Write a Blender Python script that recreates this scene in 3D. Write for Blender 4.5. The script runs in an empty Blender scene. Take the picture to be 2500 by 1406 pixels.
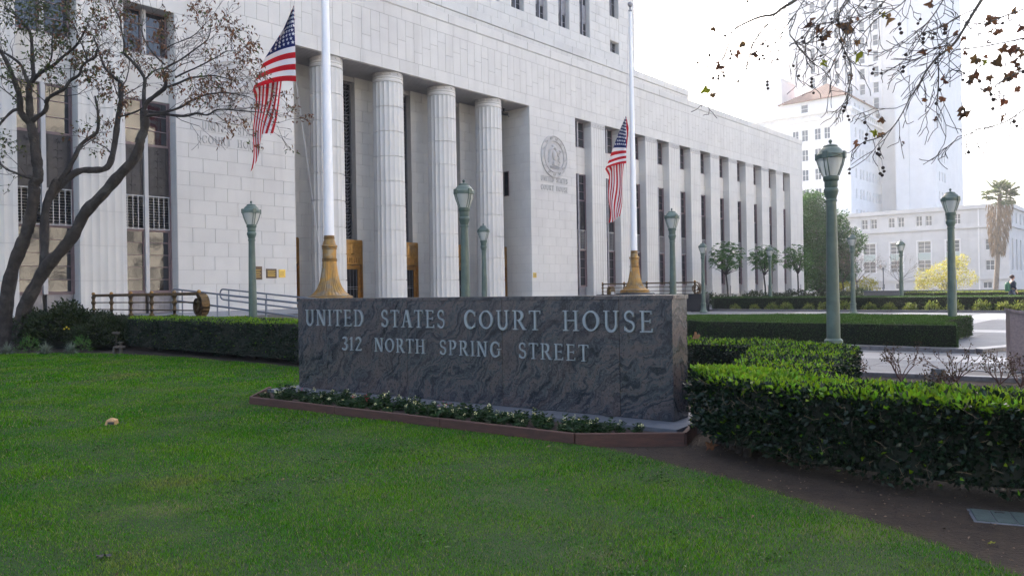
import bpy, math, random
import numpy as np
from mathutils import Vector, Matrix
random.seed(7); RNG = np.random.default_rng(11)
SC = bpy.context.scene
COL = SC.collection
R = math.radians

# ------------------------------------------------------------------ camera
F_PX = 1900.0; HOR = 706.0; ROLL = R(0.95); EYE = 1.6
cd = bpy.data.cameras.new('camera'); cam = bpy.data.objects.new('camera', cd); COL.objects.link(cam)
cd.sensor_fit = 'HORIZONTAL'; cd.sensor_width = 36.0; cd.lens = 36.0 * F_PX / 2500.0
cd.shift_y = (HOR - 703.0) / 2500.0
cd.clip_start = 0.1; cd.clip_end = 6000
cam.matrix_world = Matrix.Translation((0, 0, EYE)) @ Matrix.Rotation(ROLL, 4, 'Y') @ Matrix.Rotation(R(90), 4, 'X')
SC.camera = cam
# ------------------------------------------------------------------ sky and sun
SUN_AZ = R(-9.5); SUN_EL = R(33)
W = bpy.data.worlds.new('World'); SC.world = W; W.use_nodes = True
wn = W.node_tree; bg = wn.nodes['Background']
sky = wn.nodes.new('ShaderNodeTexSky'); sky.sky_type = 'NISHITA'; sky.sun_disc = False
sky.sun_elevation = SUN_EL; sky.sun_rotation = SUN_AZ
sky.air_density = 0.7; sky.dust_density = 5.0; sky.ozone_density = 0.3
wn.links.new(sky.outputs[0], bg.inputs[0]); bg.inputs[1].default_value = 0.15
sl = bpy.data.lights.new('sun', 'SUN'); sl.energy = 3.2; sl.angle = R(0.5); sl.color = (1, .94, .85)
sun = bpy.data.objects.new('sun', sl); COL.objects.link(sun)
SV = Vector((math.sin(SUN_AZ) * math.cos(SUN_EL), math.cos(SUN_AZ) * math.cos(SUN_EL), math.sin(SUN_EL)))
sun.rotation_euler = SV.to_track_quat('Z', 'Y').to_euler(); sun.location = SV * 300
SC.view_settings.view_transform = 'Standard'; SC.view_settings.look = 'None'
SC.view_settings.exposure = 2.2; SC.view_settings.gamma = 1.0
SC.render.engine = 'CYCLES'
SC.cycles.use_denoising = True
SC.cycles.max_bounces = 6; SC.cycles.diffuse_bounces = 3; SC.cycles.glossy_bounces = 3
SC.cycles.transmission_bounces = 4; SC.cycles.volume_bounces = 0; SC.cycles.transparent_max_bounces = 8
SC.cycles.caustics_reflective = False; SC.cycles.caustics_refractive = False
SC.cycles.sample_clamp_indirect = 6

# ------------------------------------------------------------------ pixel -> world helpers
def ray(x, y):
    u = (x - 1250) / F_PX; v = (HOR - y) / F_PX
    return Vector((u * math.cos(ROLL) + v * math.sin(ROLL), 1.0, -u * math.sin(ROLL) + v * math.cos(ROLL)))
def gnd(x, y, z=0.0):
    r = ray(x, y); k = (z - EYE) / r.z; return Vector((r.x * k, k, z))
def atY(x, y, Y):
    r = ray(x, y); return Vector((r.x * Y, Y, EYE + r.z * Y))
TH = math.atan(1650 / 1900)
D2 = Vector((math.sin(TH), math.cos(TH), 0)); N2 = Vector((math.cos(TH), -math.sin(TH), 0))
P0 = Vector((-10.674, 38.0, 0)); PHI = math.pi / 2 - TH
def FW(s, off, z=0.0): return P0 + D2 * s + N2 * off + Vector((0, 0, z))

# ------------------------------------------------------------------ mesh helpers
class MB:
    def __init__(self, M=None): self.v = []; self.f = []; self.M = M
    def av(self, pts):
        b = len(self.v)
        for p in pts:
            p = Vector(p)
            if self.M is not None: p = self.M @ p
            self.v.append(tuple(p))
        return b
    def quad(self, a, b, c, d_): i = self.av((a, b, c, d_)); self.f.append((i, i+1, i+2, i+3)); return self
    def tri(self, a, b, c): i = self.av((a, b, c)); self.f.append((i, i+1, i+2)); return self
    def box(self, x0, x1, y0, y1, z0, z1):
        i = self.av([(x0,y0,z0),(x1,y0,z0),(x1,y1,z0),(x0,y1,z0),(x0,y0,z1),(x1,y0,z1),(x1,y1,z1),(x0,y1,z1)])
        self.f += [(i,i+3,i+2,i+1),(i+4,i+5,i+6,i+7),(i,i+1,i+5,i+4),(i+1,i+2,i+6,i+5),(i+2,i+3,i+7,i+6),(i+3,i,i+4,i+7)]
        return self
    def cbox(self, x0, x1, y0, y1, z0, z1, c=.01):   # box with chamfered front edges (front = y0)
        i = self.av([(x0,y1,z0),(x1,y1,z0),(x1,y1,z1),(x0,y1,z1),(x0,y0+c,z0),(x1,y0+c,z0),(x1,y0+c,z1),(x0,y0+c,z1),
                     (x0+c,y0,z0+c),(x1-c,y0,z0+c),(x1-c,y0,z1-c),(x0+c,y0,z1-c)])
        for a in range(4):
            b = (a+1) % 4
            self.f += [(i+a,i+b,i+4+b,i+4+a),(i+4+a,i+4+b,i+8+b,i+8+a)]
        self.f.append((i+8,i+9,i+10,i+11)); self.f.append((i+3,i+2,i+1,i)); return self
    def lathe(self, prof, n=16, c=(0,0,0), caps=True, mod=None):
        rows = []
        for k,(r,z) in enumerate(prof):
            pts = []
            for j in range(n):
                a = 2*math.pi*j/n; rr = r if mod is None else mod(r,z,a,j)
                pts.append((c[0]+rr*math.cos(a), c[1]+rr*math.sin(a), c[2]+z))
            rows.append(self.av(pts))
        for k in range(len(rows)-1):
            a,b = rows[k],rows[k+1]
            for j in range(n):
                j2=(j+1)%n; self.f.append((a+j,a+j2,b+j2,b+j))
        if caps:
            self.f.append(tuple(rows[0]+j for j in reversed(range(n)))); self.f.append(tuple(rows[-1]+j for j in range(n)))
        return self
    def tube(self, pts, rad, n=6, cap=True):
        pts=[Vector(p) for p in pts]; L=len(pts)
        if not hasattr(rad,'__len__'): rad=[rad]*L
        rows=[]; prev=None
        for k in range(L):
            t=(pts[min(k+1,L-1)]-pts[max(k-1,0)])
            if t.length<1e-9: t=Vector((0,0,1))
            t.normalize()
            if prev is None:
                ref=Vector((0,0,1)) if abs(t.z)<.9 else Vector((1,0,0)); u=t.cross(ref).normalized()
            else:
                u=(prev-t*prev.dot(t)); u=u.normalized() if u.length>1e-6 else t.orthogonal().normalized()
            prev=u; w=t.cross(u)
            rows.append(self.av([pts[k]+(u*math.cos(2*math.pi*j/n)+w*math.sin(2*math.pi*j/n))*rad[k] for j in range(n)]))
        for k in range(L-1):
            a,b=rows[k],rows[k+1]
            for j in range(n):
                j2=(j+1)%n; self.f.append((a+j,a+j2,b+j2,b+j))
        if cap:
            self.f.append(tuple(rows[0]+j for j in reversed(range(n)))); self.f.append(tuple(rows[-1]+j for j in range(n)))
        return self
    def prism(self, poly, y0, y1):      # poly in (x,z), extruded along y; front at y0
        n=len(poly); a=self.av([(p[0],y0,p[1]) for p in poly]); b=self.av([(p[0],y1,p[1]) for p in poly])
        self.f.append(tuple(a+j for j in range(n))); self.f.append(tuple(b+j for j in reversed(range(n))))
        for j in range(n):
            j2=(j+1)%n; self.f.append((a+j2,a+j,b+j,b+j2))
        return self
    def slab(self, poly, z0, z1):       # poly in (x,y), extruded in z
        n=len(poly); a=self.av([(p[0],p[1],z0) for p in poly]); b=self.av([(p[0],p[1],z1) for p in poly])
        self.f.append(tuple(a+j for j in reversed(range(n)))); self.f.append(tuple(b+j for j in range(n)))
        for j in range(n):
            j2=(j+1)%n; self.f.append((a+j,a+j2,b+j2,b+j))
        return self
    def mesh(self, name, mat, smooth=None):
        me=bpy.data.meshes.new(name); me.from_pydata(self.v,[],self.f); me.materials.append(mat)
        if smooth is not None:
            me.polygons.foreach_set('use_smooth',[True]*len(me.polygons)); me.set_sharp_from_angle(angle=R(smooth))
        me.update(); return me
    def build(self, name, mat, parent=None, smooth=None):
        return link(name, self.mesh(name,mat,smooth), parent)
def link(name, me, parent=None, loc=None, rot=None, scale=None):
    o=bpy.data.objects.new(name, me); COL.objects.link(o)
    if parent is not None: o.parent=parent
    if loc is not None: o.location=loc
    if rot is not None: o.rotation_euler=rot
    if scale is not None: o.scale=scale
    return o
def np_mesh(name, V, Fc, mat, smooth=False):
    V=np.asarray(V,dtype=np.float32); Fc=np.asarray(Fc,dtype=np.int32); k=Fc.shape[1]
    me=bpy.data.meshes.new(name); me.vertices.add(len(V)); me.vertices.foreach_set('co',V.ravel())
    me.loops.add(Fc.size); me.loops.foreach_set('vertex_index',Fc.ravel())
    me.polygons.add(len(Fc)); me.polygons.foreach_set('loop_start',np.arange(0,Fc.size,k,dtype=np.int32))
    if smooth: me.polygons.foreach_set('use_smooth',np.ones(len(Fc),dtype=bool))
    me.update(calc_edges=True); me.materials.append(mat); me.validate(); return me
def thing(name, label, cat, loc=(0,0,0), rotz=0.0, group=None):
    o=bpy.data.objects.new(name,None); COL.objects.link(o); o.location=loc; o.rotation_euler=(0,0,rotz)
    o.empty_display_size=.2; return tag(o,label,cat,group)
def tag(o,label,cat,group=None):
    o['label']=label; o['category']=cat
    if group: o['group']=group
    return o
def struct(o): o['kind']='structure'; return o
def stuff(o): o['kind']='stuff'; return o
def copy_tree(o, parent=None):
    c=o.copy(); COL.objects.link(c); c.parent=parent
    for ch in list(o.children): copy_tree(ch,c)
    return c
def unit(a): return a/np.maximum(np.linalg.norm(a,axis=-1,keepdims=True),1e-9)
def leaf_arrays(p, dr, L, Wd, rng, bend=.12):
    """diamond leaves: base p, direction dr, length L, width Wd"""
    n=len(p); dr=unit(dr); rv=unit(rng.normal(size=(n,3))); sd=unit(np.cross(dr,rv)); nm=np.cross(sd,dr)
    L=np.broadcast_to(np.asarray(L),(n,))[:,None]; Wd=np.broadcast_to(np.asarray(Wd),(n,))[:,None]
    v0=p; v2=p+dr*L-nm*L*bend; m=p+dr*L*.42+nm*L*.03
    v1=m+sd*Wd*.5+nm*Wd*.12; v3=m-sd*Wd*.5+nm*Wd*.12
    V=np.stack([v0,v1,v2,v3],1).reshape(-1,3); Fc=np.arange(4*n).reshape(-1,4); return V,Fc
def in_poly(pt, poly):
    x,y=pt[:,0],pt[:,1]; r=np.zeros(len(pt),bool); n=len(poly); j=n-1
    for i in range(n):
        xi,yi=poly[i]; xj,yj=poly[j]
        c=((yi>y)!=(yj>y))&(x<(xj-xi)*(y-yi)/(yj-yi+1e-12)+xi); r^=c; j=i
    return r
def ring_wall(x0,x1,z0,z1,holes,y=0.0,depth=.3,mb=None):
    """front face at y with rectangular holes (hx0,hx1,hz0,hz1) and their reveals"""
    mb=mb or MB(); xs=sorted({x0,x1}|{h[0] for h in holes}|{h[1] for h in holes}); zs=sorted({z0,z1}|{h[2] for h in holes}|{h[3] for h in holes})
    def hole(xa,xb,za,zb):
        cx,cz=(xa+xb)/2,(za+zb)/2
        return any(h[0]<cx<h[1] and h[2]<cz<h[3] for h in holes)
    for i in range(len(xs)-1):
        run=None
        for k in range(len(zs)-1):
            if hole(xs[i],xs[i+1],zs[k],zs[k+1]):
                if run is not None: mb.quad((xs[i],y,run),(xs[i+1],y,run),(xs[i+1],y,zs[k]),(xs[i],y,zs[k])); run=None
            elif run is None: run=zs[k]
        if run is not None: mb.quad((xs[i],y,run),(xs[i+1],y,run),(xs[i+1],y,z1),(xs[i],y,z1))
    for (a,b,c,e) in holes:
        mb.quad((a,y,c),(a,y+depth,c),(a,y+depth,e),(a,y,e)); mb.quad((b,y+depth,c),(b,y,c),(b,y,e),(b,y+depth,e))
        mb.quad((a,y,c),(b,y,c),(b,y+depth,c),(a,y+depth,c)); mb.quad((a,y+depth,e),(b,y+depth,e),(b,y,e),(a,y,e))
    return mb

# ------------------------------------------------------------------ materials
def mat(name, c1, c2=None, scale=3.0, rough=.7, metal=0.0, bump=0.0, bscale=30.0, rnd=0.0, spec=.5, detail=6.0,
        c3=None, s3=.3, t3=(.5,.7), trans=0.0, coat=0.0, ior=None, stretch=None, bdist=.02, hue=0.0, odd=None, streak=None):
    m=bpy.data.materials.new(name); m.use_nodes=True; nt=m.node_tree; N=nt.nodes; Lk=nt.links.new
    b=N['Principled BSDF']; b.inputs['Roughness'].default_value=rough; b.inputs['Metallic'].default_value=metal
    b.inputs['Specular IOR Level'].default_value=spec
    if ior: b.inputs['IOR'].default_value=ior
    if coat: b.inputs['Coat Weight'].default_value=coat; b.inputs['Coat Roughness'].default_value=.1
    geo=N.new('ShaderNodeNewGeometry'); pos=geo.outputs['Position']
    if stretch:
        mp=N.new('ShaderNodeMapping'); mp.inputs['Scale'].default_value=stretch; Lk(pos,mp.inputs['Vector']); pos=mp.outputs[0]
    col=None
    def noise(sc,det=detail,r_=.6):
        n=N.new('ShaderNodeTexNoise'); n.inputs['Scale'].default_value=sc; n.inputs['Detail'].default_value=det; n.inputs['Roughness'].default_value=r_
        Lk(pos,n.inputs['Vector']); return n.outputs['Fac']
    def mix(a,bb,f,mode='MIX'):
        x=N.new('ShaderNodeMix'); x.data_type='RGBA'; x.blend_type=mode
        for sock,val in ((x.inputs[6],a),(x.inputs[7],bb)):
            if isinstance(val,(tuple,list)): sock.default_value=(*val[:3],1)
            else: Lk(val,sock)
        if isinstance(f,(int,float)): x.inputs[0].default_value=f
        else: Lk(f,x.inputs[0])
        return x.outputs[2]
    def ramp(f,a,bb):
        x=N.new('ShaderNodeMapRange'); x.interpolation_type='SMOOTHSTEP'; x.inputs[1].default_value=a; x.inputs[2].default_value=bb; Lk(f,x.inputs[0]); return x.outputs[0]
    col=c1
    if c2: col=mix(c1,c2,ramp(noise(scale),.35,.68))
    if c3: col=mix(col,c3,ramp(noise(s3,4),t3[0],t3[1]))
    if streak:
        mp2=N.new('ShaderNodeMapping'); mp2.inputs['Scale'].default_value=streak[0]; Lk(geo.outputs['Position'],mp2.inputs['Vector'])
        sn=N.new('ShaderNodeTexNoise'); sn.inputs['Scale'].default_value=1.0; sn.inputs['Detail'].default_value=5; Lk(mp2.outputs[0],sn.inputs['Vector'])
        rr=N.new('ShaderNodeMapRange'); rr.interpolation_type='SMOOTHSTEP'; rr.inputs[1].default_value=.5; rr.inputs[2].default_value=.78; rr.inputs[4].default_value=streak[2]; Lk(sn.outputs['Fac'],rr.inputs[0]); col=mix(col,streak[1],rr.outputs[0])
    if rnd or hue:
        oi=N.new('ShaderNodeObjectInfo'); ad=N.new('ShaderNodeMath'); ad.operation='ADD'; Lk(geo.outputs['Random Per Island'],ad.inputs[0]); Lk(oi.outputs['Random'],ad.inputs[1])
        fr=N.new('ShaderNodeMath'); fr.operation='FRACT'; Lk(ad.outputs[0],fr.inputs[0])
        mr=N.new('ShaderNodeMapRange'); mr.inputs[3].default_value=1-rnd; mr.inputs[4].default_value=1+rnd; Lk(fr.outputs[0],mr.inputs[0])
        h=N.new('ShaderNodeHueSaturation')
        Lk(mr.outputs[0],h.inputs['Value'])
        if hue:
            f2=N.new('ShaderNodeMath'); f2.operation='MULTIPLY'; f2.inputs[1].default_value=7.31; Lk(fr.outputs[0],f2.inputs[0])
            f3=N.new('ShaderNodeMath'); f3.operation='FRACT'; Lk(f2.outputs[0],f3.inputs[0])
            m2=N.new('ShaderNodeMapRange'); m2.inputs[3].default_value=.5-hue; m2.inputs[4].default_value=.5+hue; Lk(f3.outputs[0],m2.inputs[0]); Lk(m2.outputs[0],h.inputs['Hue'])
        if isinstance(col,tuple): h.inputs['Color'].default_value=(*col,1)
        else: Lk(col,h.inputs['Color'])
        col=h.outputs[0]
        if odd:
            g2=N.new('ShaderNodeMath'); g2.operation='MULTIPLY'; g2.inputs[1].default_value=13.77; Lk(fr.outputs[0],g2.inputs[0]); g3=N.new('ShaderNodeMath'); g3.operation='FRACT'; Lk(g2.outputs[0],g3.inputs[0])
            gt=N.new('ShaderNodeMath'); gt.operation='GREATER_THAN'; gt.inputs[1].default_value=1-odd[1]; Lk(g3.outputs[0],gt.inputs[0]); col=mix(col,odd[0],gt.outputs[0])
    if isinstance(col,tuple): b.inputs['Base Color'].default_value=(*col,1)
    else: Lk(col,b.inputs['Base Color'])
    if bump:
        bn=N.new('ShaderNodeBump'); bn.inputs['Strength'].default_value=bump; bn.inputs['Distance'].default_value=bdist; Lk(noise(bscale,5),bn.inputs['Height']); Lk(bn.outputs[0],b.inputs['Normal'])
    if trans:
        t=N.new('ShaderNodeBsdfTranslucent'); mx=N.new('ShaderNodeMixShader'); mx.inputs[0].default_value=trans
        if isinstance(col,tuple): t.inputs[0].default_value=(*col,1)
        else: Lk(col,t.inputs[0])
        out=N['Material Output']; Lk(b.outputs[0],mx.inputs[1]); Lk(t.outputs[0],mx.inputs[2]); Lk(mx.outputs[0],out.inputs[0])
    m['col']=0
    return m
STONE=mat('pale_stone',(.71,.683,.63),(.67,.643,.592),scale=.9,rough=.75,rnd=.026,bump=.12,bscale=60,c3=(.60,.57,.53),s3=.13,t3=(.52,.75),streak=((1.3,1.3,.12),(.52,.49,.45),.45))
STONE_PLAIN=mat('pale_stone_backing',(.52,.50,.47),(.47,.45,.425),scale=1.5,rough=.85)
STONE_RELIEF=mat('carved_stone',(.60,.575,.54),(.53,.505,.475),scale=2.5,rough=.8,bump=.2,bscale=50)
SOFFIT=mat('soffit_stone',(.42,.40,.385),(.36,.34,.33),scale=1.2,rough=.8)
FRAME_M=mat('mauve_window_frame',(.25,.175,.175),(.19,.135,.135),scale=4,rough=.5)
MULLION=mat('grey_metal_mullion',(.33,.32,.33),(.26,.25,.26),scale=3,rough=.45,metal=.3)
GLASS=mat('window_glass',(.018,.02,.024),rough=.035,spec=.6,ior=1.75,bump=.06,bscale=3.5,bdist=.03)
GLASS_DARK=mat('dark_glass',(.012,.013,.016),rough=.06,spec=.5)
DARKPANEL=mat('dark_bronze_panel',(.055,.054,.058),(.035,.034,.038),scale=5,rough=.45,metal=.35)
LOUVER=mat('black_louver',(.018,.018,.02),rough=.5)
WHITEBAR=mat('pale_painted_bar',(.55,.54,.53),rough=.5)
GOLD=mat('gilded_bronze',(.40,.22,.06),(.28,.16,.05),scale=6,rough=.38,metal=.75,bump=.1,bscale=25,c3=(.30,.21,.12),s3=1.6,t3=(.5,.7))
GOLDPOLE=mat('weathered_gilt',(.40,.225,.055),(.26,.165,.07),scale=3.2,rough=.4,metal=.8,c3=(.27,.22,.15),s3=2.2,t3=(.5,.66),streak=((7,7,.9),(.13,.10,.065),.75))
BRONZE=mat('dark_bronze',(.085,.058,.032),(.15,.10,.045),scale=7,rough=.4,metal=.8,c3=(.27,.18,.06),s3=4,t3=(.58,.7))
GRILLE=mat('patinated_bronze_grille',(.20,.20,.21),(.13,.13,.14),scale=4,rough=.5,metal=.3)
BRASS=mat('brass_plaque',(.62,.45,.11),rough=.35,metal=.6)
PLAQUE=mat('dark_plaque',(.075,.05,.035),(.11,.075,.05),scale=30,rough=.45,metal=.4)
WHITEPAINT=mat('white_pole_paint',(.92,.92,.92),(.89,.89,.89),scale=2,rough=.3,spec=.5)
STEELRAIL=mat('grey_painted_rail',(.20,.22,.255),rough=.4,metal=.3)
BLACKGRANITE=mat('black_granite',(.022,.024,.028),(.035,.037,.042),scale=30,rough=.25)
GREENPAINT=mat('verdigris_green_paint',(.088,.128,.104),(.066,.102,.082),scale=5,rough=.45,bump=.05,bscale=60,c3=(.11,.165,.138),s3=2.2,t3=(.5,.75),rnd=.06,streak=((9,9,1.1),(.14,.18,.15),.6))
TERRACE=mat('terrace_granite',(.25,.25,.255),(.20,.20,.205),scale=6,rough=.5,rnd=.05)
PAVER=mat('plaza_paver',(.125,.135,.15),(.10,.11,.125),scale=3,rough=.6,spec=.2,rnd=.08,c3=(.14,.15,.16),s3=.7,t3=(.5,.75))
PAVER_PALE=mat('pale_band_paver',(.22,.23,.245),(.19,.20,.215),scale=3,rough=.4,spec=.3,rnd=.05)
JOINT=mat('paving_joint',(.14,.135,.13),rough=.9)
CURB=mat('granite_kerb',(.16,.155,.16),(.11,.105,.11),scale=18,rough=.35)
GROUND=mat('asphalt_ground',(.07,.07,.07),(.05,.05,.05),scale=4,rough=.9)
SOIL=mat('dark_garden_soil',(.022,.0135,.0075),(.038,.024,.014),scale=9,rough=.95,bump=1,bscale=45,bdist=.03,c3=(.052,.036,.023),s3=1.1,t3=(.5,.72))
MULCH=mat('bark_mulch',(.045,.03,.022),(.07,.045,.032),scale=25,rough=.95,bump=1,bscale=40,bdist=.04)
LAWN=mat('lawn_turf',(.008,.030,.001),(.012,.040,.002),scale=6,rough=.9,bump=.6,bscale=80,c3=(.085,.078,.033),s3=.62,t3=(.53,.76))
GRASS=mat('grass_blade',(.042,.185,.001),(.100,.250,.004),scale=.9,rough=.9,rnd=.75,hue=.02,trans=.3,c3=(.22,.215,.06),s3=.55,t3=(.54,.8),spec=.02,odd=((.34,.31,.13),.08))
PLANK=mat('red_stained_board',(.082,.036,.026),(.055,.026,.020),scale=5,rough=.7,bump=.3,bscale=20,stretch=(1,1,8))
CONCRETE=mat('grey_concrete',(.125,.135,.15),(.095,.105,.12),scale=8,rough=.8,bump=.1,bscale=60)
METALLETTER=mat('grey_metal_letter',(.32,.365,.39),(.26,.30,.325),scale=10,rough=.42,metal=.35)
BARK=mat('grey_brown_bark',(.030,.024,.020),(.060,.050,.041),scale=5,rough=.9,bump=1,bscale=14,bdist=.06,c3=(.085,.08,.07),s3=2.2,t3=(.52,.75))
TWIG=mat('dark_twig',(.075,.062,.055),rough=.9)
SYCBARK=mat('sycamore_bark',(.10,.085,.07),(.15,.135,.11),scale=6,rough=.9)
STRAW=mat('dry_bract',(.26,.19,.125),(.18,.13,.085),scale=2,rough=.95,rnd=.25)
PALMTRUNK=mat('palm_trunk',(.20,.165,.13),(.14,.11,.09),scale=6,rough=.95,bump=.5,bscale=15)
def leafm(name,a,b,sc=2,rnd=.28,hue=.025,tr=.3,rough=.5,**k): return mat(name,a,b,scale=sc,rough=rough,rnd=rnd,hue=hue,trans=tr,spec=.35,**k)
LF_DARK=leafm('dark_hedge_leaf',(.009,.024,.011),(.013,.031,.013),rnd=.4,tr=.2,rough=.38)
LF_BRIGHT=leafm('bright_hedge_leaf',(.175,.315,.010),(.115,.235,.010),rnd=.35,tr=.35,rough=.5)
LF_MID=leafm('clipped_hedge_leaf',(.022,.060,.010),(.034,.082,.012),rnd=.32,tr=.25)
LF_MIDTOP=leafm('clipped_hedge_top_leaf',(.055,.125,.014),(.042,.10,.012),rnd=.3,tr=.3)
LF_SUN=leafm('sunlit_hedge_leaf',(.21,.25,.03),(.14,.20,.025),rnd=.3)  # yellow-green with the sunlight on the far hedge top put into the colour
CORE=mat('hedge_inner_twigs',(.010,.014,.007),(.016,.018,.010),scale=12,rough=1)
LF_TREE=leafm('olive_tree_leaf',(.055,.080,.014),(.080,.092,.018),rnd=.35,hue=.03)
LF_BROWN=leafm('withered_brown_leaf',(.20,.088,.03),(.13,.062,.028),rnd=.4,hue=.02)
LF_JAC=leafm('feathery_green_leaf',(.065,.155,.03),(.09,.19,.035),rnd=.3)
LF_FICUS=leafm('ficus_leaf',(.026,.085,.012),(.045,.12,.016),rnd=.35)
LF_YELLOW=leafm('yellow_tree_leaf',(.42,.37,.03),(.32,.32,.035),rnd=.25,tr=.4)
LF_RUST=leafm('rusty_twig_leaf',(.19,.115,.085),(.14,.085,.065),rnd=.3)
LF_SHRUB=leafm('variegated_shrub_leaf',(.24,.27,.05),(.10,.15,.03),rnd=.4)
LF_GREY=leafm('silvery_grass_leaf',(.23,.265,.21),(.17,.21,.15),rnd=.25)
LF_PALM=leafm('palm_frond_leaf',(.075,.115,.035),(.12,.14,.05),rnd=.3)
LF_BUSH=leafm('dark_bush_leaf',(.020,.036,.010),(.032,.048,.012),rnd=.4)
LF_ROSE=leafm('rose_leaf',(.05,.045,.02),(.07,.035,.022),rnd=.4)
LF_SNAP=leafm('bedding_leaf',(.022,.055,.018),(.032,.070,.022),rnd=.35)
FL_CREAM=mat('cream_flower',(.62,.60,.26),(.70,.68,.42),scale=8,rough=.6,rnd=.15)
FL_RED=mat('red_flower',(.42,.015,.04),rough=.6)
SYC_Y=leafm('yellow_sycamore_leaf',(.33,.31,.03),(.26,.28,.03),rnd=.15,tr=.45)
SYC_B=leafm('brown_sycamore_leaf',(.20,.105,.05),(.13,.075,.045),rnd=.35,tr=.55)
BALL=mat('seed_ball',(.05,.036,.03),rough=1)
RED=mat('flag_red',(.50,.010,.018),rough=.8,trans=.15,spec=.1)
WHITE=mat('flag_white',(.78,.77,.76),rough=.75,trans=.25)
BLUE=mat('flag_navy',(.012,.020,.105),rough=.8,trans=.1,spec=.1)
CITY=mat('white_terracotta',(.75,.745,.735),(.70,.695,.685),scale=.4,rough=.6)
CITYTRIM=mat('white_terracotta_trim',(.76,.755,.745),rough=.6)
CITYGLASS=mat('city_window_glass',(.085,.105,.125),rough=.1,spec=.6)
CITYWING=mat('grey_granite_wing',(.56,.56,.56),(.50,.50,.50),scale=.5,rough=.7,streak=((1.0,1.0,.1),(.42,.42,.41),.5))  # grey granite; its gap to the tower's white also paints in the glare
CITYSPAN=mat('pale_green_spandrel',(.42,.50,.48),rough=.5)
TILE=mat('red_roof_tile',(.27,.14,.10),(.21,.11,.085),scale=2,rough=.8,rnd=.15)
OFFICE=mat('cream_office_wall',(.74,.70,.61),(.52,.49,.43),scale=.22,rough=.8)
PINKGRANITE=mat('pink_granite',(.24,.19,.19),(.17,.135,.14),scale=30,rough=.35)
LID=mat('greenish_utility_lid',(.065,.095,.09),(.05,.075,.072),scale=20,rough=.8,bump=.4,bscale=120)
PAPER=mat('brown_paper_bag',(.42,.27,.13),rough=.8)
DARKBITS=mat('dark_leaf_litter',(.05,.05,.05),rough=.9)
LITTER=mat('pale_leaf_litter',(.20,.14,.09),(.12,.085,.06),scale=5,rough=.9,rnd=.4)
LAMPGLASS=None
def mk_lampglass():
    m=bpy.data.materials.new('frosted_lamp_glass'); m.use_nodes=True; nt=m.node_tree; b=nt.nodes['Principled BSDF']
    b.inputs['Base Color'].default_value=(.76,.78,.74,1); b.inputs['Roughness'].default_value=.25
    t=nt.nodes.new('ShaderNodeBsdfTransparent'); t.inputs[0].default_value=(.86,.89,.86,1); mx=nt.nodes.new('ShaderNodeMixShader'); mx.inputs[0].default_value=.42
    nt.links.new(t.outputs[0],mx.inputs[2]); nt.links.new(b.outputs[0],mx.inputs[1]); nt.links.new(mx.outputs[0],nt.nodes['Material Output'].inputs[0]); return m
LAMPGLASS=mk_lampglass()
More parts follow.
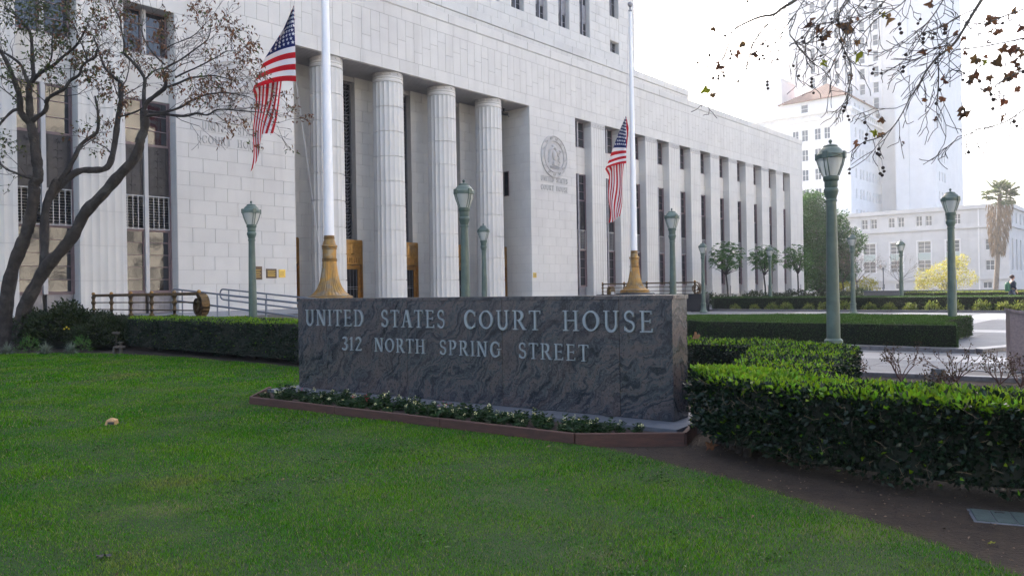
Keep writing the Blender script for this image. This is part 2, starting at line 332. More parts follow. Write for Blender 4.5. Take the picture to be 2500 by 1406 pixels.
def mk_granite():
    m=bpy.data.materials.new('swirled_granite'); m.use_nodes=True; nt=m.node_tree; N=nt.nodes; Lk=nt.links.new; b=N['Principled BSDF']
    geo=N.new('ShaderNodeTexCoord'); oi=N.new('ShaderNodeObjectInfo'); mu=N.new('ShaderNodeVectorMath'); mu.operation='SCALE'; mu.inputs[0].default_value=(13,7,9); Lk(oi.outputs['Random'],mu.inputs['Scale'])
    ad=N.new('ShaderNodeVectorMath'); Lk(geo.outputs['Object'],ad.inputs[0]); Lk(mu.outputs[0],ad.inputs[1])
    def noise(v,s,d=4,r=.55,dist=0):
        n=N.new('ShaderNodeTexNoise'); n.inputs['Scale'].default_value=s; n.inputs['Detail'].default_value=d; n.inputs['Roughness'].default_value=r; n.inputs['Distortion'].default_value=dist; Lk(v,n.inputs['Vector']); return n
    warp=noise(ad.outputs[0],1.25,4); sc=N.new('ShaderNodeVectorMath'); sc.operation='SCALE'; sc.inputs['Scale'].default_value=1.15; Lk(warp.outputs['Color'],sc.inputs[0])
    a2=N.new('ShaderNodeVectorMath'); Lk(ad.outputs[0],a2.inputs[0]); Lk(sc.outputs[0],a2.inputs[1])
    mp=N.new('ShaderNodeMapping'); mp.vector_type='TEXTURE'; mp.inputs['Rotation'].default_value=(0,-.75,0); mp.inputs['Scale'].default_value=(1/2.2,1/4,1/17); Lk(a2.outputs[0],mp.inputs[0])
    v1=noise(mp.outputs[0],1.0,8,.6,.25); v2=noise(mp.outputs[0],.33,4,.5,.3); sp=noise(ad.outputs[0],90,2,.6); sp2=noise(ad.outputs[0],34,3,.65)
    cr=N.new('ShaderNodeValToRGB'); e=cr.color_ramp.elements; e[0].position=.34; e[0].color=(.013,.015,.020,1); e[1].position=.52; e[1].color=(.066,.073,.080,1)
    for p,c in ((.44,(.030,.036,.046,1)),(.58,(.105,.085,.082,1)),(.68,(.050,.055,.066,1))):
        q=cr.color_ramp.elements.new(p); q.color=c
    Lk(v1.outputs['Fac'],cr.inputs[0])
    def mix(a,bb,f,mode='MIX'):
        x=N.new('ShaderNodeMix'); x.data_type='RGBA'; x.blend_type=mode
        for s_,val in ((x.inputs[6],a),(x.inputs[7],bb)):
            if isinstance(val,tuple): s_.default_value=(*val,1)
            else: Lk(val,s_)
        Lk(f,x.inputs[0]); return x.outputs[2]
    def rg(f,a,bb,lo=0,hi=1):
        x=N.new('ShaderNodeMapRange'); x.inputs[1].default_value=a; x.inputs[2].default_value=bb; x.inputs[3].default_value=lo; x.inputs[4].default_value=hi; Lk(f,x.inputs[0]); return x.outputs[0]
    c=mix(cr.outputs[0],(.10,.078,.074),rg(v2.outputs['Fac'],.50,.66,0,.65))
    c=mix(c,(.013,.014,.016),rg(sp2.outputs['Fac'],.54,.66,0,.8)); c=mix(c,(.22,.19,.18),rg(sp.outputs['Fac'],.60,.70,0,.55))
    Lk(c,b.inputs['Base Color']); b.inputs['Roughness'].default_value=.24; b.inputs['Specular IOR Level'].default_value=.45
    return m
GRANITE=mk_granite()
# ================================================================== setting: ground sheets
g=MB(); g.quad((-700,-500,-.30),(900,-500,-.30),(900,1100,-.30),(-700,1100,-.30)); struct(g.build('ground',GROUND))
FLOOR=.82
# ================================================================== courthouse (local x = along facade, y = inward, z up)
CH=thing('courthouse','monumental pale stone courthouse with fluted columns and carved seals','courthouse',P0,PHI)
BLK=[]          # stone blocks (x0,x1,y0,y1,z0,z1)
def courses(x0,x1,z0,z1,h,w,y,axis='x',dep=.03,jit=.2,gap=.0065,first=0):
    n=max(1,round((z1-z0)/h)); hh=(z1-z0)/n
    for i in range(n):
        za=z0+i*hh; m=max(1,round((x1-x0)/w)); ww=(x1-x0)/m; off=.5*ww if (i+first)%2 else 0
        edges=[x0]+[x0+k*ww+off+random.uniform(-jit,jit)*ww*.5 for k in range(0 if off else 1,m)]+[x1]
        edges=[e for k,e in enumerate(edges) if k==0 or e-edges[k-1]>.05]
        for a,b in zip(edges[:-1],edges[1:]):
            if axis=='x': BLK.append((a+gap,b-gap,y,y+dep,za+gap,za+hh-gap))
            else: BLK.append((y,y+dep,a+gap,b-gap,za+gap,za+hh-gap))
def vstones(x0,x1,z0,z1,w,y,dep=.03,gap=.007):
    m=round((x1-x0)/w); ww=(x1-x0)/m; lv=.5
    for k in range(m):
        a=x0+k*ww; lv=.25+.5*((k*.31+random.uniform(-.05,.05))%1.0); zm=z0+(z1-z0)*lv
        BLK.append((a+gap,a+ww-gap,y,y+dep,z0+gap,zm-gap)); BLK.append((a+gap,a+ww-gap,y,y+dep,zm+gap,z1-gap))
ZH=13.78            # head of the openings
WL,WR=-48.0,67.0    # ends of the front
PX0,PX1=.2,18.35    # portico ends
# --- solid masses
mb=MB()
mb.box(WL,PX0-.001,1.25,45,-.25,17.4); mb.box(PX1+.001,WR-.03,1.25,45,-.25,17.4); mb.box(PX0,PX1,3.3,45,-.25,17.4)
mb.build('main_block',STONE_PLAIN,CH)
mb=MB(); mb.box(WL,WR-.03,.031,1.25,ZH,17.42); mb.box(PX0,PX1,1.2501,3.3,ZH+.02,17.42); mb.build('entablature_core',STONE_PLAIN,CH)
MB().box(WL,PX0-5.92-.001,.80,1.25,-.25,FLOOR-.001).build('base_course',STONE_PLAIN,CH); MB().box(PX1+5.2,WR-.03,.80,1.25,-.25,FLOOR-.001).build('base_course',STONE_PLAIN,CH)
# --- wide piers beside the portico
for a,b in ((-5.72,PX0),(PX1,23.47)):
    MB().box(a+.031,b-.031,.031,3.25,-.25,ZH-.001).build('pier_core',STONE_PLAIN,CH)
    courses(a,b,FLOOR-.0,ZH,.615,1.16,0.0)
courses(0.0,2.7,FLOOR,ZH,.615,1.05,PX1,axis='y')       # portico end wall on the far side (faces -x)
courses(.032,.70,FLOOR,ZH,1.23,1.2,-5.72,axis='y')       # return of the near pier
# --- entablature stones
courses(WL+32,WR,ZH,14.5,.72,1.35,0.0); vstones(WL+32,WR,14.5,16.75,.62,0.0); courses(WL+32,WR,16.75,17.4,.65,1.3,0.0)
# --- coping
for k in range(34):
    a=WL+32+k*2.445; MB().cbox(a+.008,a+2.437,-.03,.9,17.46,17.98,.02).build('coping_stone',STONE,CH)
MB().box(WL+32,WR,.02,.9,17.40,17.46).build('coping_groove',STONE_PLAIN,CH)
MB().quad((WL,.9,17.5),(WR-.03,.9,17.5),(WR-.03,45,17.5),(WL,45,17.5)).build('wing_roof',CONCRETE,CH)
# --- attic block and tower behind
AX0,AX1=-33.3,51.7
MB().box(AX0,AX1,6.03,44,17.5,22.0).build('attic_core',STONE_PLAIN,CH); vstones(6,AX1,17.55,21.3,.75,6.0)
for k in range(18):
    a=6.0+k*2.54; MB().cbox(a+.008,a+2.53,5.93,6.6,21.33,21.95,.02).build('attic_coping_stone',STONE,CH)
MB().box(AX0,AX1,6.6,44,21.9,22.0).build('attic_roof',CONCRETE,CH)
TX0,TX1=-26.2,44.6; TY=8.0; TTOP=66.0
strips=[]
x=36.9
while x>-20: strips.append((x-1.55,x)); x-=3.12
holes=[(a,b,24.4,TTOP-6) for a,b in strips if a>16]+[(40.2,41.7,23.9,25.0),(40.2,41.7,27.3,30.2),(40.2,41.7,33.0,36.0)]
tw=ring_wall(TX0,TX1,22.0,TTOP,holes,TY,.55)
tw.quad((TX1,TY,22),(TX1,42,22),(TX1,42,TTOP),(TX1,TY,TTOP)); tw.quad((TX0,42,22),(TX0,TY,22),(TX0,TY,TTOP),(TX0,42,TTOP)); tw.quad((TX0,TY,TTOP),(TX1,TY,TTOP),(TX1,42,TTOP),(TX0,42,TTOP)); tw.quad((TX1,42,22),(TX0,42,22),(TX0,42,TTOP),(TX1,42,TTOP))
tw.build('tower_wall',STONE,CH)
# joints on the visible corner of the tower: thin proud blocks
def tower_blocks(x0,x1,z0,z1): courses(x0,x1,z0,z1,.8,1.5,TY-.03,dep=.029,gap=.012)
tower_blocks(36.92,40.18,22.1,34); tower_blocks(41.72,44.6,22.1,34); courses(22,36.9,22.1,24.38,.76,1.56,TY-.03,dep=.029,gap=.012); courses(40.2,41.7,25.02,27.28,1.13,.75,TY-.03,dep=.029,gap=.012); courses(40.2,41.7,30.22,32.98,1.38,.75,TY-.03,dep=.029,gap=.012)
for a,b in strips[:6]:
    for k in range(7): tower_blocks(b+.02,b+1.55,24.4+k*1.6,26.0+k*1.6) if b<36 and k<6 else None
def sash_mesh(w,h,nz,nx=1,t=.055,bar=.03):
    m=MB(); m.box(0,t,0,.07,0,h); m.box(w-t,w,0,.07,0,h); m.box(t,w-t,0,.07,0,t); m.box(t,w-t,0,.07,h-t,h)
    for k in range(1,nz): z=h*k/nz; m.box(t,w-t,.012,.055,z-bar/2,z+bar/2)
    for k in range(1,nx): x=w*k/nx; m.box(x-bar/2,x+bar/2,.015,.052,t,h-t)
    return m
_cache={}
def sash(parent,x,y,z,w,h,nz,nx=1,fm=FRAME_M,gm=GLASS,panes=True,name='window',tilt=.006):
    k=(round(w,3),round(h,3),nz,nx,fm.name,gm.name)
    if k not in _cache:
        pm=MB(); pw=w/nx; ph=h/nz; pm.quad((.012,0,.012),(pw-.012,0,.012),(pw-.012,0,ph-.012),(.012,0,ph-.012)); _cache[k]=(sash_mesh(w,h,nz,nx).mesh(name+'_frame',fm),pm.mesh('pane',gm))
    f,p=_cache[k]; o=link(name,f,parent,(x,y,z))
    if panes:
        for i in range(nz):
            for j in range(nx): link('pane',p,o,(j*w/nx,.045,i*h/nz),(random.uniform(-tilt,tilt),0,random.uniform(-tilt,tilt)))
    return o
for a,b in strips[:6]:
    MB().box(a+.7,a+.82,TY+.2,TY+.5,24.4,TTOP-6).build('mullion',MULLION,CH)
    z=24.4
    for k in range(9):
        for q in (a+.01,a+.83): sash(CH,q,TY+.4,z,.68 if q==a+.01 else .71,1.35 if k==0 else 1.9,2 if k==0 else 3,1,MULLION,GLASS)
        zt=z+(1.35 if k==0 else 1.9)
        MB().box(a+.01,b-.01,TY+.36,TY+.54,zt,zt+1.6).build('spandrel_panel',MULLION,CH); z=zt+1.6
for z0,z1 in ((23.9,25.0),(27.3,30.2),(33,36)):
    for q in (40.21,40.99): sash(CH,q,TY+.4,z0,.7,z1-z0,2,1,MULLION,GLASS)
    MB().box(40.91,40.99,TY+.3,TY+.5,z0,z1).build('mullion',MULLION,CH)
MB().quad((TX0+.1,TY+.56,22.2),(TX1-.1,TY+.56,22.2),(TX1-.1,TY+.56,TTOP-.2),(TX0+.1,TY+.56,TTOP-.2)).build('tower_inner_wall',LOUVER,CH)
# --- fluted pilasters of the wings
PW=1.80
def pil_mesh(w,h,nfl=5):
    m=MB(); poly=[(0,.08),(0,0)]; e=.16; fw=(w-2*e)/nfl
    for k in range(nfl):
        xa=e+k*fw
        poly+=[(xa,0)]+[(xa+fw*t,.042*math.sin(math.pi*t)) for t in (.12,.3,.5,.7,.88)]
    poly+=[(w-e,0),(w,0),(w,.08)]
    a=m.av([(p[0],p[1],.008) for p in poly]); b=m.av([(p[0],p[1],h-.008) for p in poly]); n=len(poly)
    for j in range(n-1): m.f.append((a+j,a+j+1,b+j+1,b+j))
    m.f.append(tuple(a+j for j in reversed(range(n)))); m.f.append(tuple(b+j for j in range(n)))
    return m
NC=9; PH=(ZH-.36-FLOOR)/NC
pil_me=pil_mesh(PW,PH).mesh('pilaster_stone',STONE)
bays=[23.47+3.785*k for k in range(11)]; OW=3.785-PW
pils=[b+OW for b in bays[:-1]]
lbays=[-7.86,-7.86-3.95,-7.86-7.9]; lpils=[-7.86-PW-.01-.0,-7.86-PW-3.96,]
lw=-5.72+7.86
def pilaster(x):
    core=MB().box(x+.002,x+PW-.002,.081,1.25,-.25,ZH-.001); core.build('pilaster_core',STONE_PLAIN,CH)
    for k in range(NC):
        link('pilaster_stone',pil_me,CH,(x,0,FLOOR+k*PH))
    # near return of the pilaster, in stones (faces -x)
    for k in range(NC): MB().box(x-.012,x,.09,.66,FLOOR+k*PH+.008,FLOOR+(k+1)*PH-.008).build('return_stone',STONE,CH)
    cap=MB().box(x,x+PW,0,.08,ZH-.35,ZH-.008); 
    for k in range(5):
        cx=x+.2+k*.35
        cap.M=Matrix.Translation((cx,0,ZH-.18))@Matrix.Rotation(R(90),4,'X'); cap.lathe([(.11,0),(.11,.02),(.075,.025),(.07,.006),(.035,.006),(.03,.024)],10); cap.M=None
    cap.build('pilaster_cap',STONE_RELIEF,CH)
for x in pils: pilaster(x)
for x in (-7.86-PW,-7.86-PW-3.94): pilaster(x)
# end pier on the far side
ex=bays[-1]+OW
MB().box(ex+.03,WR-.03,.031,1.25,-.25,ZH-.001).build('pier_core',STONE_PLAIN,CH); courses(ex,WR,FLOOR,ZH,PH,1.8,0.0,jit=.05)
for k in range(NC): MB().box(ex-.012,ex,.09,.66,FLOOR+k*PH+.008,FLOOR+(k+1)*PH-.008).build('return_stone',STONE,CH)
# --- window bays
panel_me={}
def bay(x,w,detail):
    hw=(w-.16)/2; y=.66
    MB().box(x+hw,x+hw+.16,y-.14,1.2,1.7,9.95).box(x+hw,x+hw+.16,y-.14,1.2,11.9,ZH-.001).build('mullion',WHITEBAR if detail else MULLION,CH)
    MB().box(x,x+.05,y-.1,y+.1,1.7,9.95).box(x+w-.05,x+w,y-.1,y+.1,1.7,9.95).build('jamb_trim',FRAME_M,CH)
    MB().box(x+.001,x+w-.001,y-.02,1.2,9.95,11.9).build('stone_spandrel_core',STONE_PLAIN,CH)
    for a,b in ((x,x+w*.5),(x+w*.5,x+w)):
        for k in range(3): MB().cbox(a+.01,b-.01,y-.05,y-.02,9.95+k*.65+.006,9.95+(k+1)*.65-.006,.006).build('spandrel_stone',STONE,CH)
    for q in (x+.05,x+hw+.16):
        ww=hw-.05
        sash(CH,q,y,11.92,ww,ZH-11.93,3); sash(CH,q,y,8.03,ww,1.9,3); sash(CH,q,y,1.75,ww,2.62,5 if detail else 4)
        k=round(ww,3)
        if k not in panel_me:
            m=MB().box(0,ww,0,.1,0,2.13)
            for e in (.1,ww-.12): m.box(e,e+.02,-.02,0,.02,2.1)
            m.box(ww/2-.012,ww/2+.012,-.02,0,.1,1.65)
            for zz in (.35,.75,1.15,1.45):
                for sg in (-1,1):
                    m.tube([(ww/2,-.01,zz),(ww/2+sg*.10,-.02,zz+.08),(ww/2+sg*.16,-.015,zz+.02)],.014,5)
            m.box(ww/2-.14,ww/2+.14,-.012,0,1.72,2.0)
            for a in range(8):
                an=a*math.pi/4; m.tube([(ww/2,-.02,1.86),(ww/2+.12*math.cos(an),-.028,1.86+.12*math.sin(an))],[.03,.012],5)
            panel_me[k]=(m.mesh('metal_panel',DARKPANEL),)
            lv=MB()
            for i in range(12): z=.05+i*.115; lv.M=None; lv.quad((0,.09,z),(ww,.09,z),(ww,.02,z-.06),(0,.02,z-.06))
            br=MB()
            for i in range(5): bx=.02+i*(ww-.06)/4; br.box(bx,bx+.028,-.05,-.02,0,1.43)
            br.box(0,ww,-.055,-.015,1.40,1.445); br.box(0,ww,-.055,-.015,0,.04)
            bp=MB().box(0,ww,0,.2,0,.85)
            for i in range(5): bx=.06+i*(ww-.12)/4; bp.box(bx-.012,bx+.012,-.015,0,.05,.8)
            panel_me[k]=(panel_me[k][0],lv.mesh('louver',LOUVER),br.mesh('bar_guard',WHITEBAR),bp.mesh('base_panel',MULLION))
        pm=panel_me[k]
        link('metal_panel',pm[0],CH,(q,y,5.88)); link('louver',pm[1],CH,(q,y,4.42)); link('bar_guard',pm[2],CH,(q,y,4.41)); link('base_panel',pm[3],CH,(q,y,FLOOR+.02))
    MB().box(x+.02,x+w-.02,y-.03,y+.08,4.36,4.41).box(x+.02,x+w-.02,y-.03,y+.08,1.68,1.75).box(x+.02,x+w-.02,y-.03,y+.08,7.98,8.04).build('window_sill',FRAME_M,CH)
for b in bays: bay(b,OW,False)
for b in (-7.86,): bay(b,lw,True)
bay(-7.86-PW-OW-.155,OW+.155,True)
# near return jambs of the first bay on the far side are hidden; soffit of openings is the entablature core
# --- portico: back wall, doors, grilles
BY=2.6
MB().box(PX0,PX1,BY+.62,3.29,FLOOR,ZH).build('portico_back_core',LOUVER,CH)
opens=[(PX0+.07,1.78),(3.6,5.94),(7.8,10.14),(12.0,14.36),(16.2,PX1-.07)]
prev=PX0
for (a,b) in opens+[(PX1,PX1)]:
    if a-prev>.1:
        MB().box(prev,a,BY+.03,3.2,FLOOR,ZH).build('inner_pier_core',STONE_PLAIN,CH); courses(prev,a,FLOOR,ZH,.615,.91,BY,jit=.1)
    prev=b
sf=MB()
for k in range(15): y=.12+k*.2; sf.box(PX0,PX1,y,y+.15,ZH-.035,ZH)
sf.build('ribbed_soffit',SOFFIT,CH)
def grille_mesh(w,h):
    m=MB(); m.box(0,.06,0,.1,0,h); m.box(w-.06,w,0,.1,0,h); m.box(0,w,0,.1,0,.06); m.box(0,w,0,.1,h-.06,h)
    nx=max(2,round(w/.6)); cw=(w-.12)/nx; seg=1.62; n=int(h/seg); sh=(h-.12)/n
    for i in range(1,nx): x=.06+i*cw; m.box(x-.025,x+.025,.0,.08,.06,h-.06)
    for j in range(n):
        z0=.06+j*sh; m.box(.06,w-.06,.01,.07,z0+sh-.42,z0+sh-.38); m.box(.06,w-.06,.01,.07,z0+sh-.02,z0+sh+.02)
        for i in range(nx):
            x0=.06+i*cw; xc=x0+cw/2
            for an in range(4):
                aa=an*math.pi/4; c,s=math.cos(aa)*.16,math.sin(aa)*.16; m.tube([(xc-c,.03,z0+sh-.2-s),(xc+c,.03,z0+sh-.2+s)],.016,4)
            if i%2==(nx-1)%2:
                m.box(xc-.012,xc+.012,.02,.05,z0,z0+sh-.42)
                for q in range(6):
                    zz=z0+.08+q*(sh-.5)/6
                    for sg in (-1,1): m.tube([(xc,.03,zz),(xc+sg*cw*.38,.03,zz+.14)],[.03,.014],4)
            else:
                for q in range(3):
                    zz=z0+.05+q*(sh-.5)/3; e=.07+.05*(q%2)
                    m.box(x0+e,x0+cw-e,.02,.05,zz,zz+.02); m.box(x0+e,x0+e+.02,.02,.05,zz,zz+.3); m.box(x0+cw-e-.02,x0+cw-e,.02,.05,zz,zz+.3); m.box(xc-.01,xc+.01,.02,.05,zz,zz+(sh-.5)/3)
    return m
for (a,b) in opens:
    w=b-a; g=grille_mesh(w,ZH-.3-4.55).build('bronze_grille',GRILLE,CH); g.location=(a,BY+.38,4.55)
    MB().quad((a,BY+.55,4.5),(b,BY+.55,4.5),(b,BY+.55,ZH),(a,BY+.55,ZH)).build('grille_glass',GLASS_DARK,CH)
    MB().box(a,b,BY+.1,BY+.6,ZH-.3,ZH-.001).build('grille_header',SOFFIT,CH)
    DY=BY-.5
    # carved overdoor
    od=MB().box(a,b,DY+.12,DY+.85,3.16,4.45).box(a,b,DY+.06,DY+.12,4.36,4.5).box(a,b,DY+.06,DY+.12,3.12,3.2)
    nb=max(4,int(w/.16))
    for k in range(nb): xx=a+.06+k*(w-.12)/nb; od.box(xx,xx+.08,DY+.08,DY+.12,3.22,3.5)
    for cx in ((a+b)/2,) if w<2 else (a+w*.28,b-w*.28):
        od.M=Matrix.Translation((cx,DY+.12,3.95))@Matrix.Scale(.35,4,(0,1,0))
        od.lathe([(.0,-.33),(.16,-.2),(.19,.02),(.12,.2),(.09,.3),(.02,.38)],10)
        for sg in (-1,1):
            for q in range(5): od.tube([(sg*.1,0,.22-q*.09),(sg*(.42-q*.05),.0,.28-q*.13)],[.07,.03],5)
        od.M=None
    od.build('gilded_overdoor_panel',GOLD,CH)
    n=1 if w<2 else 2; dw=w/n
    for k in range(n):
        x0=a+k*dw; dm=MB(); yy=DY+.28
        dm.box(x0+.01,x0+.17,yy,yy+.08,FLOOR,3.11); dm.box(x0+dw-.17,x0+dw-.01,yy,yy+.08,FLOOR,3.11); dm.box(x0+.17,x0+dw-.17,yy,yy+.08,2.86,3.11); dm.box(x0+.17,x0+dw-.17,yy,yy+.08,FLOOR,FLOOR+.28)
        do=dm.build('brass_door',GOLD,CH)
        MB().box(x0+.17,x0+dw-.17,yy+.03,yy+.05,FLOOR+.28,2.86).build('door_glass',GLASS_DARK,do)
        gr=MB()
        for q in range(4): xx=x0+.25+q*(dw-.5)/3; gr.box(xx-.008,xx+.008,yy+.01,yy+.03,FLOOR+.3,2.84)
        gr.box(x0+.18,x0+dw-.18,yy+.005,yy+.03,1.75,1.78); gr.box(x0+.18,x0+dw-.18,yy+.005,yy+.03,1.86,1.89); gr.build('door_bars',GRILLE,do)
        MB().tube([(x0+.12,yy-.06,1.6),(x0+.12,yy-.08,1.75),(x0+.12,yy-.06,1.95)],.018,6).build('door_handle',GOLD,do)
    MB().box(a-.06,a,DY+.1,DY+.85,FLOOR,4.45).box(b,b+.06,DY+.1,DY+.85,FLOOR,4.45).build('door_surround',GOLD,CH)
# --- fluted columns in drums
ND=9; CZ0,CZ1=FLOOR+.02,13.22; DH=(CZ1-CZ0)/ND; NF=20
def drum(r):
    m=MB(); n=NF*4
    def md(rr,z,a,j): return rr-(0.0 if j%4==0 else (.05 if j%4==2 else .038))
    m.lathe([(r-.05,.0),(r-.06,.018),(r,.020),(r,DH-.020),(r-.06,DH-.018),(r-.05,DH)],n,(0,0,0),True,md); return m.mesh('drum',STONE,28)
drums=[drum(.905-.006*k) for k in range(ND)]
cap_me=MB().lathe([(.84,0),(.86,.03),(.86,.14),(.83,.16),(.83,.2),(.86,.22),(.86,.28),(.84,.30)],44).mesh('capital_ring',STONE,30)
capb=MB().lathe([(.845,0),(.85,.26),(.85,.26)],44)
for k in range(12):
    an=k*math.pi/6; c=Vector((math.cos(an)*.845,math.sin(an)*.845,.13)); t=Vector((-math.sin(an),math.cos(an),0)); u=Vector((0,0,1)); nn=Vector((math.cos(an),math.sin(an),0))
    for q in range(5):
        b=q*2*math.pi/5+math.pi/2; e=c+(t*math.cos(b)+u*math.sin(b))*.09; capb.tube([c+nn*.012,e+nn*.006],[.028,.006],4)
capb_me=capb.mesh('star_band',STONE_RELIEF,35)
for k in range(4):
    cx=2.82+4.17*k; c0=bpy.data.objects.new('column',MB().lathe([(.98,0),(.98,.02)],32).mesh('column_base',STONE)); COL.objects.link(c0); c0.parent=CH; c0.location=(cx,.96,FLOOR)
    for j in range(ND): link('drum',drums[j],c0,(0,0,.02+j*DH),(0,0,random.choice([0,2*math.pi/NF])))
    link('capital_ring',cap_me,c0,(0,0,CZ1-FLOOR)); link('star_band',capb_me,c0,(0,0,CZ1-FLOOR+.30))
# --- carved seals and lettering on both piers
def seal(cx,cz,r):
    so=MB(Matrix.Translation((cx,0,cz))@Matrix.Rotation(R(90),4,'X')).lathe([(r,0),(r,.06),(r*.985,.085),(r*.955,.085),(r*.945,.03),(r*.765,.03),(r*.755,.09),(r*.725,.09),(r*.71,.015),(r*.69,.012)],64).build('carved_seal',STONE_RELIEF,CH,40)
    for k in range(13):
        c=MB(); an=math.pi/2+(k+.5)*2*math.pi/13; c.M=Matrix.Translation((cx+math.cos(an)*r*.86,0,cz+math.sin(an)*r*.86))@Matrix.Rotation(R(90),4,'X'); c.lathe([(.12,.02),(.12,.075),(.09,.075),(.085,.035),(.04,.035),(.03,.07)],12); c.build('ring_medallion',STONE_RELIEF,so)
    e=MB()
    def blob(x,z,rx,rz,t=.10,rot=0): t*=1.6; e.M=Matrix.Translation((cx+x*r,-.012,cz+z*r))@Matrix.Rotation(rot,4,'Y')@Matrix.Diagonal((rx*r,t,rz*r,1)); e.lathe([(.0,-1),(.5,-.86),(.86,-.5),(1,0),(.86,.5),(.5,.86),(0.0,1)],12)
    blob(.02,.02,.17,.3,.12,R(-15)); blob(.2,.22,.12,.2,.11,R(-30)); blob(.36,.3,.1,.075,.11); blob(-.02,-.3,.1,.14,.09)
    for k in range(7): blob(-.22-.03*k,.34-.085*k,.26-.012*k,.055,.09,R(-28-7*k))
    blob(.0,.45,.2,.1,.08,R(20)); blob(.12,-.42,.34,.045,.07,R(8)); blob(.46,.27,.05,.03,.1,R(25))
    for k in range(12): blob(-.3+.06*k,-.53+.012*((k*5)%3),.02,.085,.05,R(-30+5*k))
    for k in range(9):
        blob(.38+.05*((k%3)-1),-.38+.07*k,.035,.07,.05,R(40 if k%2 else -40))
    e.M=None; e.build('eagle_relief',STONE_RELIEF,so,50)
seal(-2.98,10.82,1.46); seal(20.92,10.7,1.46)
# ================================================================== serif capitals made of strokes
TK,TN=.112,.052
def _arc(cx,cz,rx,rz,a0,a1,w0,w1,n=14):
    out=[]
    for k in range(n):
        pts=[]
        for kk in (k,k+1):
            t=kk/n; a=R(a0+(a1-a0)*t); w=w0+(w1-w0)*math.sin(math.pi*t)
            c=Vector((cx+rx*math.cos(a),cz+rz*math.sin(a))); nn=Vector((math.cos(a),math.sin(a)))
            pts.append((c-nn*w/2,c+nn*w/2))
        out.append([tuple(pts[0][0]),tuple(pts[0][1]),tuple(pts[1][1]),tuple(pts[1][0])])
    return out
def _st(x,z0,z1,w=TK): return [(x-w/2,z0),(x+w/2,z0),(x+w/2,z1),(x-w/2,z1)]
def _dg(x0,z0,x1,z1,w): return [(x0-w/2,z0),(x0+w/2,z0),(x1+w/2,z1),(x1-w/2,z1)]
def _sf(x,z,l=.30,h=.05): return [(x-l/2,z),(x+l/2,z),(x+l/2,z+h),(x-l/2,z+h)] if z<.5 else [(x-l/2,z-h),(x+l/2,z-h),(x+l/2,z),(x-l/2,z)]
def _hb(x0,x1,z,h=TN): return [(x0,z-h/2),(x1,z-h/2),(x1,z+h/2),(x0,z+h/2)]
def glyph(ch):
    t=TK
    if ch=='I': return .34,[_st(.17,0,1),_sf(.17,0),_sf(.17,1)]
    if ch=='U': return .86,[_st(.18,.3,1),_st(.68,.3,1,.09),_sf(.18,1),_sf(.68,1,.26)]+_arc(.43,.32,.25,.30,180,360,.12,.12)
    if ch=='N': return .92,[_st(.16,0,1,.085),_st(.76,0,1,.085),_dg(.74,0,.17,1,.16),_sf(.16,0,.26),_sf(.76,1,.26),_sf(.13,1,.2)]
    if ch=='T': return .74,[_st(.37,0,1),_sf(.37,0),_hb(.03,.71,.962),[(.03,.82),(.07,.82),(.09,.97),(.03,.97)],[(.71,.82),(.67,.82),(.65,.97),(.71,.97)]]
    if ch=='E': return .72,[_st(.18,0,1),_sf(.14,0,.2),_sf(.14,1,.2),_hb(.18,.62,.962),_hb(.18,.54,.52),_hb(.18,.66,.038),[(.62,.83),(.58,.83),(.56,.97),(.62,.97)],[(.66,.18),(.62,.18),(.60,.03),(.66,.03)],_st(.54,.43,.61,.035)]
    if ch=='D': return .86,[_st(.18,0,1),_sf(.13,0,.2),_sf(.13,1,.2),_hb(.18,.40,.962),_hb(.18,.40,.038)]+_arc(.38,.5,.34,.46,-90,90,.075,.16)
    if ch=='S': return .66,_arc(.33,.74,.20,.225,20,270,.075,.10)+_arc(.33,.265,.225,.23,90,-165,.10,.09)+[_st(.53,.72,.93,.035),_st(.10,.06,.27,.035)]
    if ch=='A': return .88,[_dg(.14,0,.43,1,.085),_dg(.74,0,.44,1,.16),_hb(.26,.62,.34),_sf(.14,0,.27),_sf(.74,0,.3)]
    if ch=='C': return .84,_arc(.46,.5,.34,.46,42,318,.07,.17,20)+[_st(.73,.68,.93,.04),_st(.73,.07,.3,.035)]
    if ch=='O': return .96,_arc(.48,.5,.37,.455,90,450,.085,.085,26)+_arc(.48,.5,.375,.44,125,235,.09,.15,8)+_arc(.48,.5,.375,.44,-55,55,.09,.15,8)
    if ch=='R': return .84,[_st(.18,0,1),_sf(.18,0),_sf(.13,1,.2),_hb(.18,.40,.962),_hb(.18,.40,.49),_dg(.72,0,.40,.5,.15),_sf(.74,0,.2)]+_arc(.38,.725,.22,.237,-90,90,.075,.15)
    if ch=='H': return .92,[_st(.18,0,1),_st(.74,0,1),_hb(.18,.74,.51),_sf(.18,0),_sf(.18,1),_sf(.74,0),_sf(.74,1)]
    if ch=='P': return .74,[_st(.18,0,1),_sf(.18,0),_sf(.13,1,.2),_hb(.18,.38,.962),_hb(.18,.38,.44)]+_arc(.36,.70,.24,.262,-90,90,.075,.15)
    if ch=='G': return .90,_arc(.46,.5,.34,.46,42,310,.07,.17,20)+[_st(.73,.68,.93,.04),_st(.74,.10,.44),_sf(.74,.44+.05,.28),]
    if ch=='3': return .60,_arc(.28,.76,.20,.205,150,-85,.07,.12)+_arc(.27,.27,.245,.235,92,-150,.08,.14)
    if ch=='1': return .40,[_st(.2,0,1,.11),_sf(.2,0,.28),_dg(.06,.82,.2,.985,.06)]
    if ch=='2': return .62,_arc(.30,.72,.22,.245,165,-30,.07,.13)+[_dg(.10,.03,.50,.62,.10),_hb(.06,.56,.045,.09),_st(.56,0,.17,.035)]
_gl={}
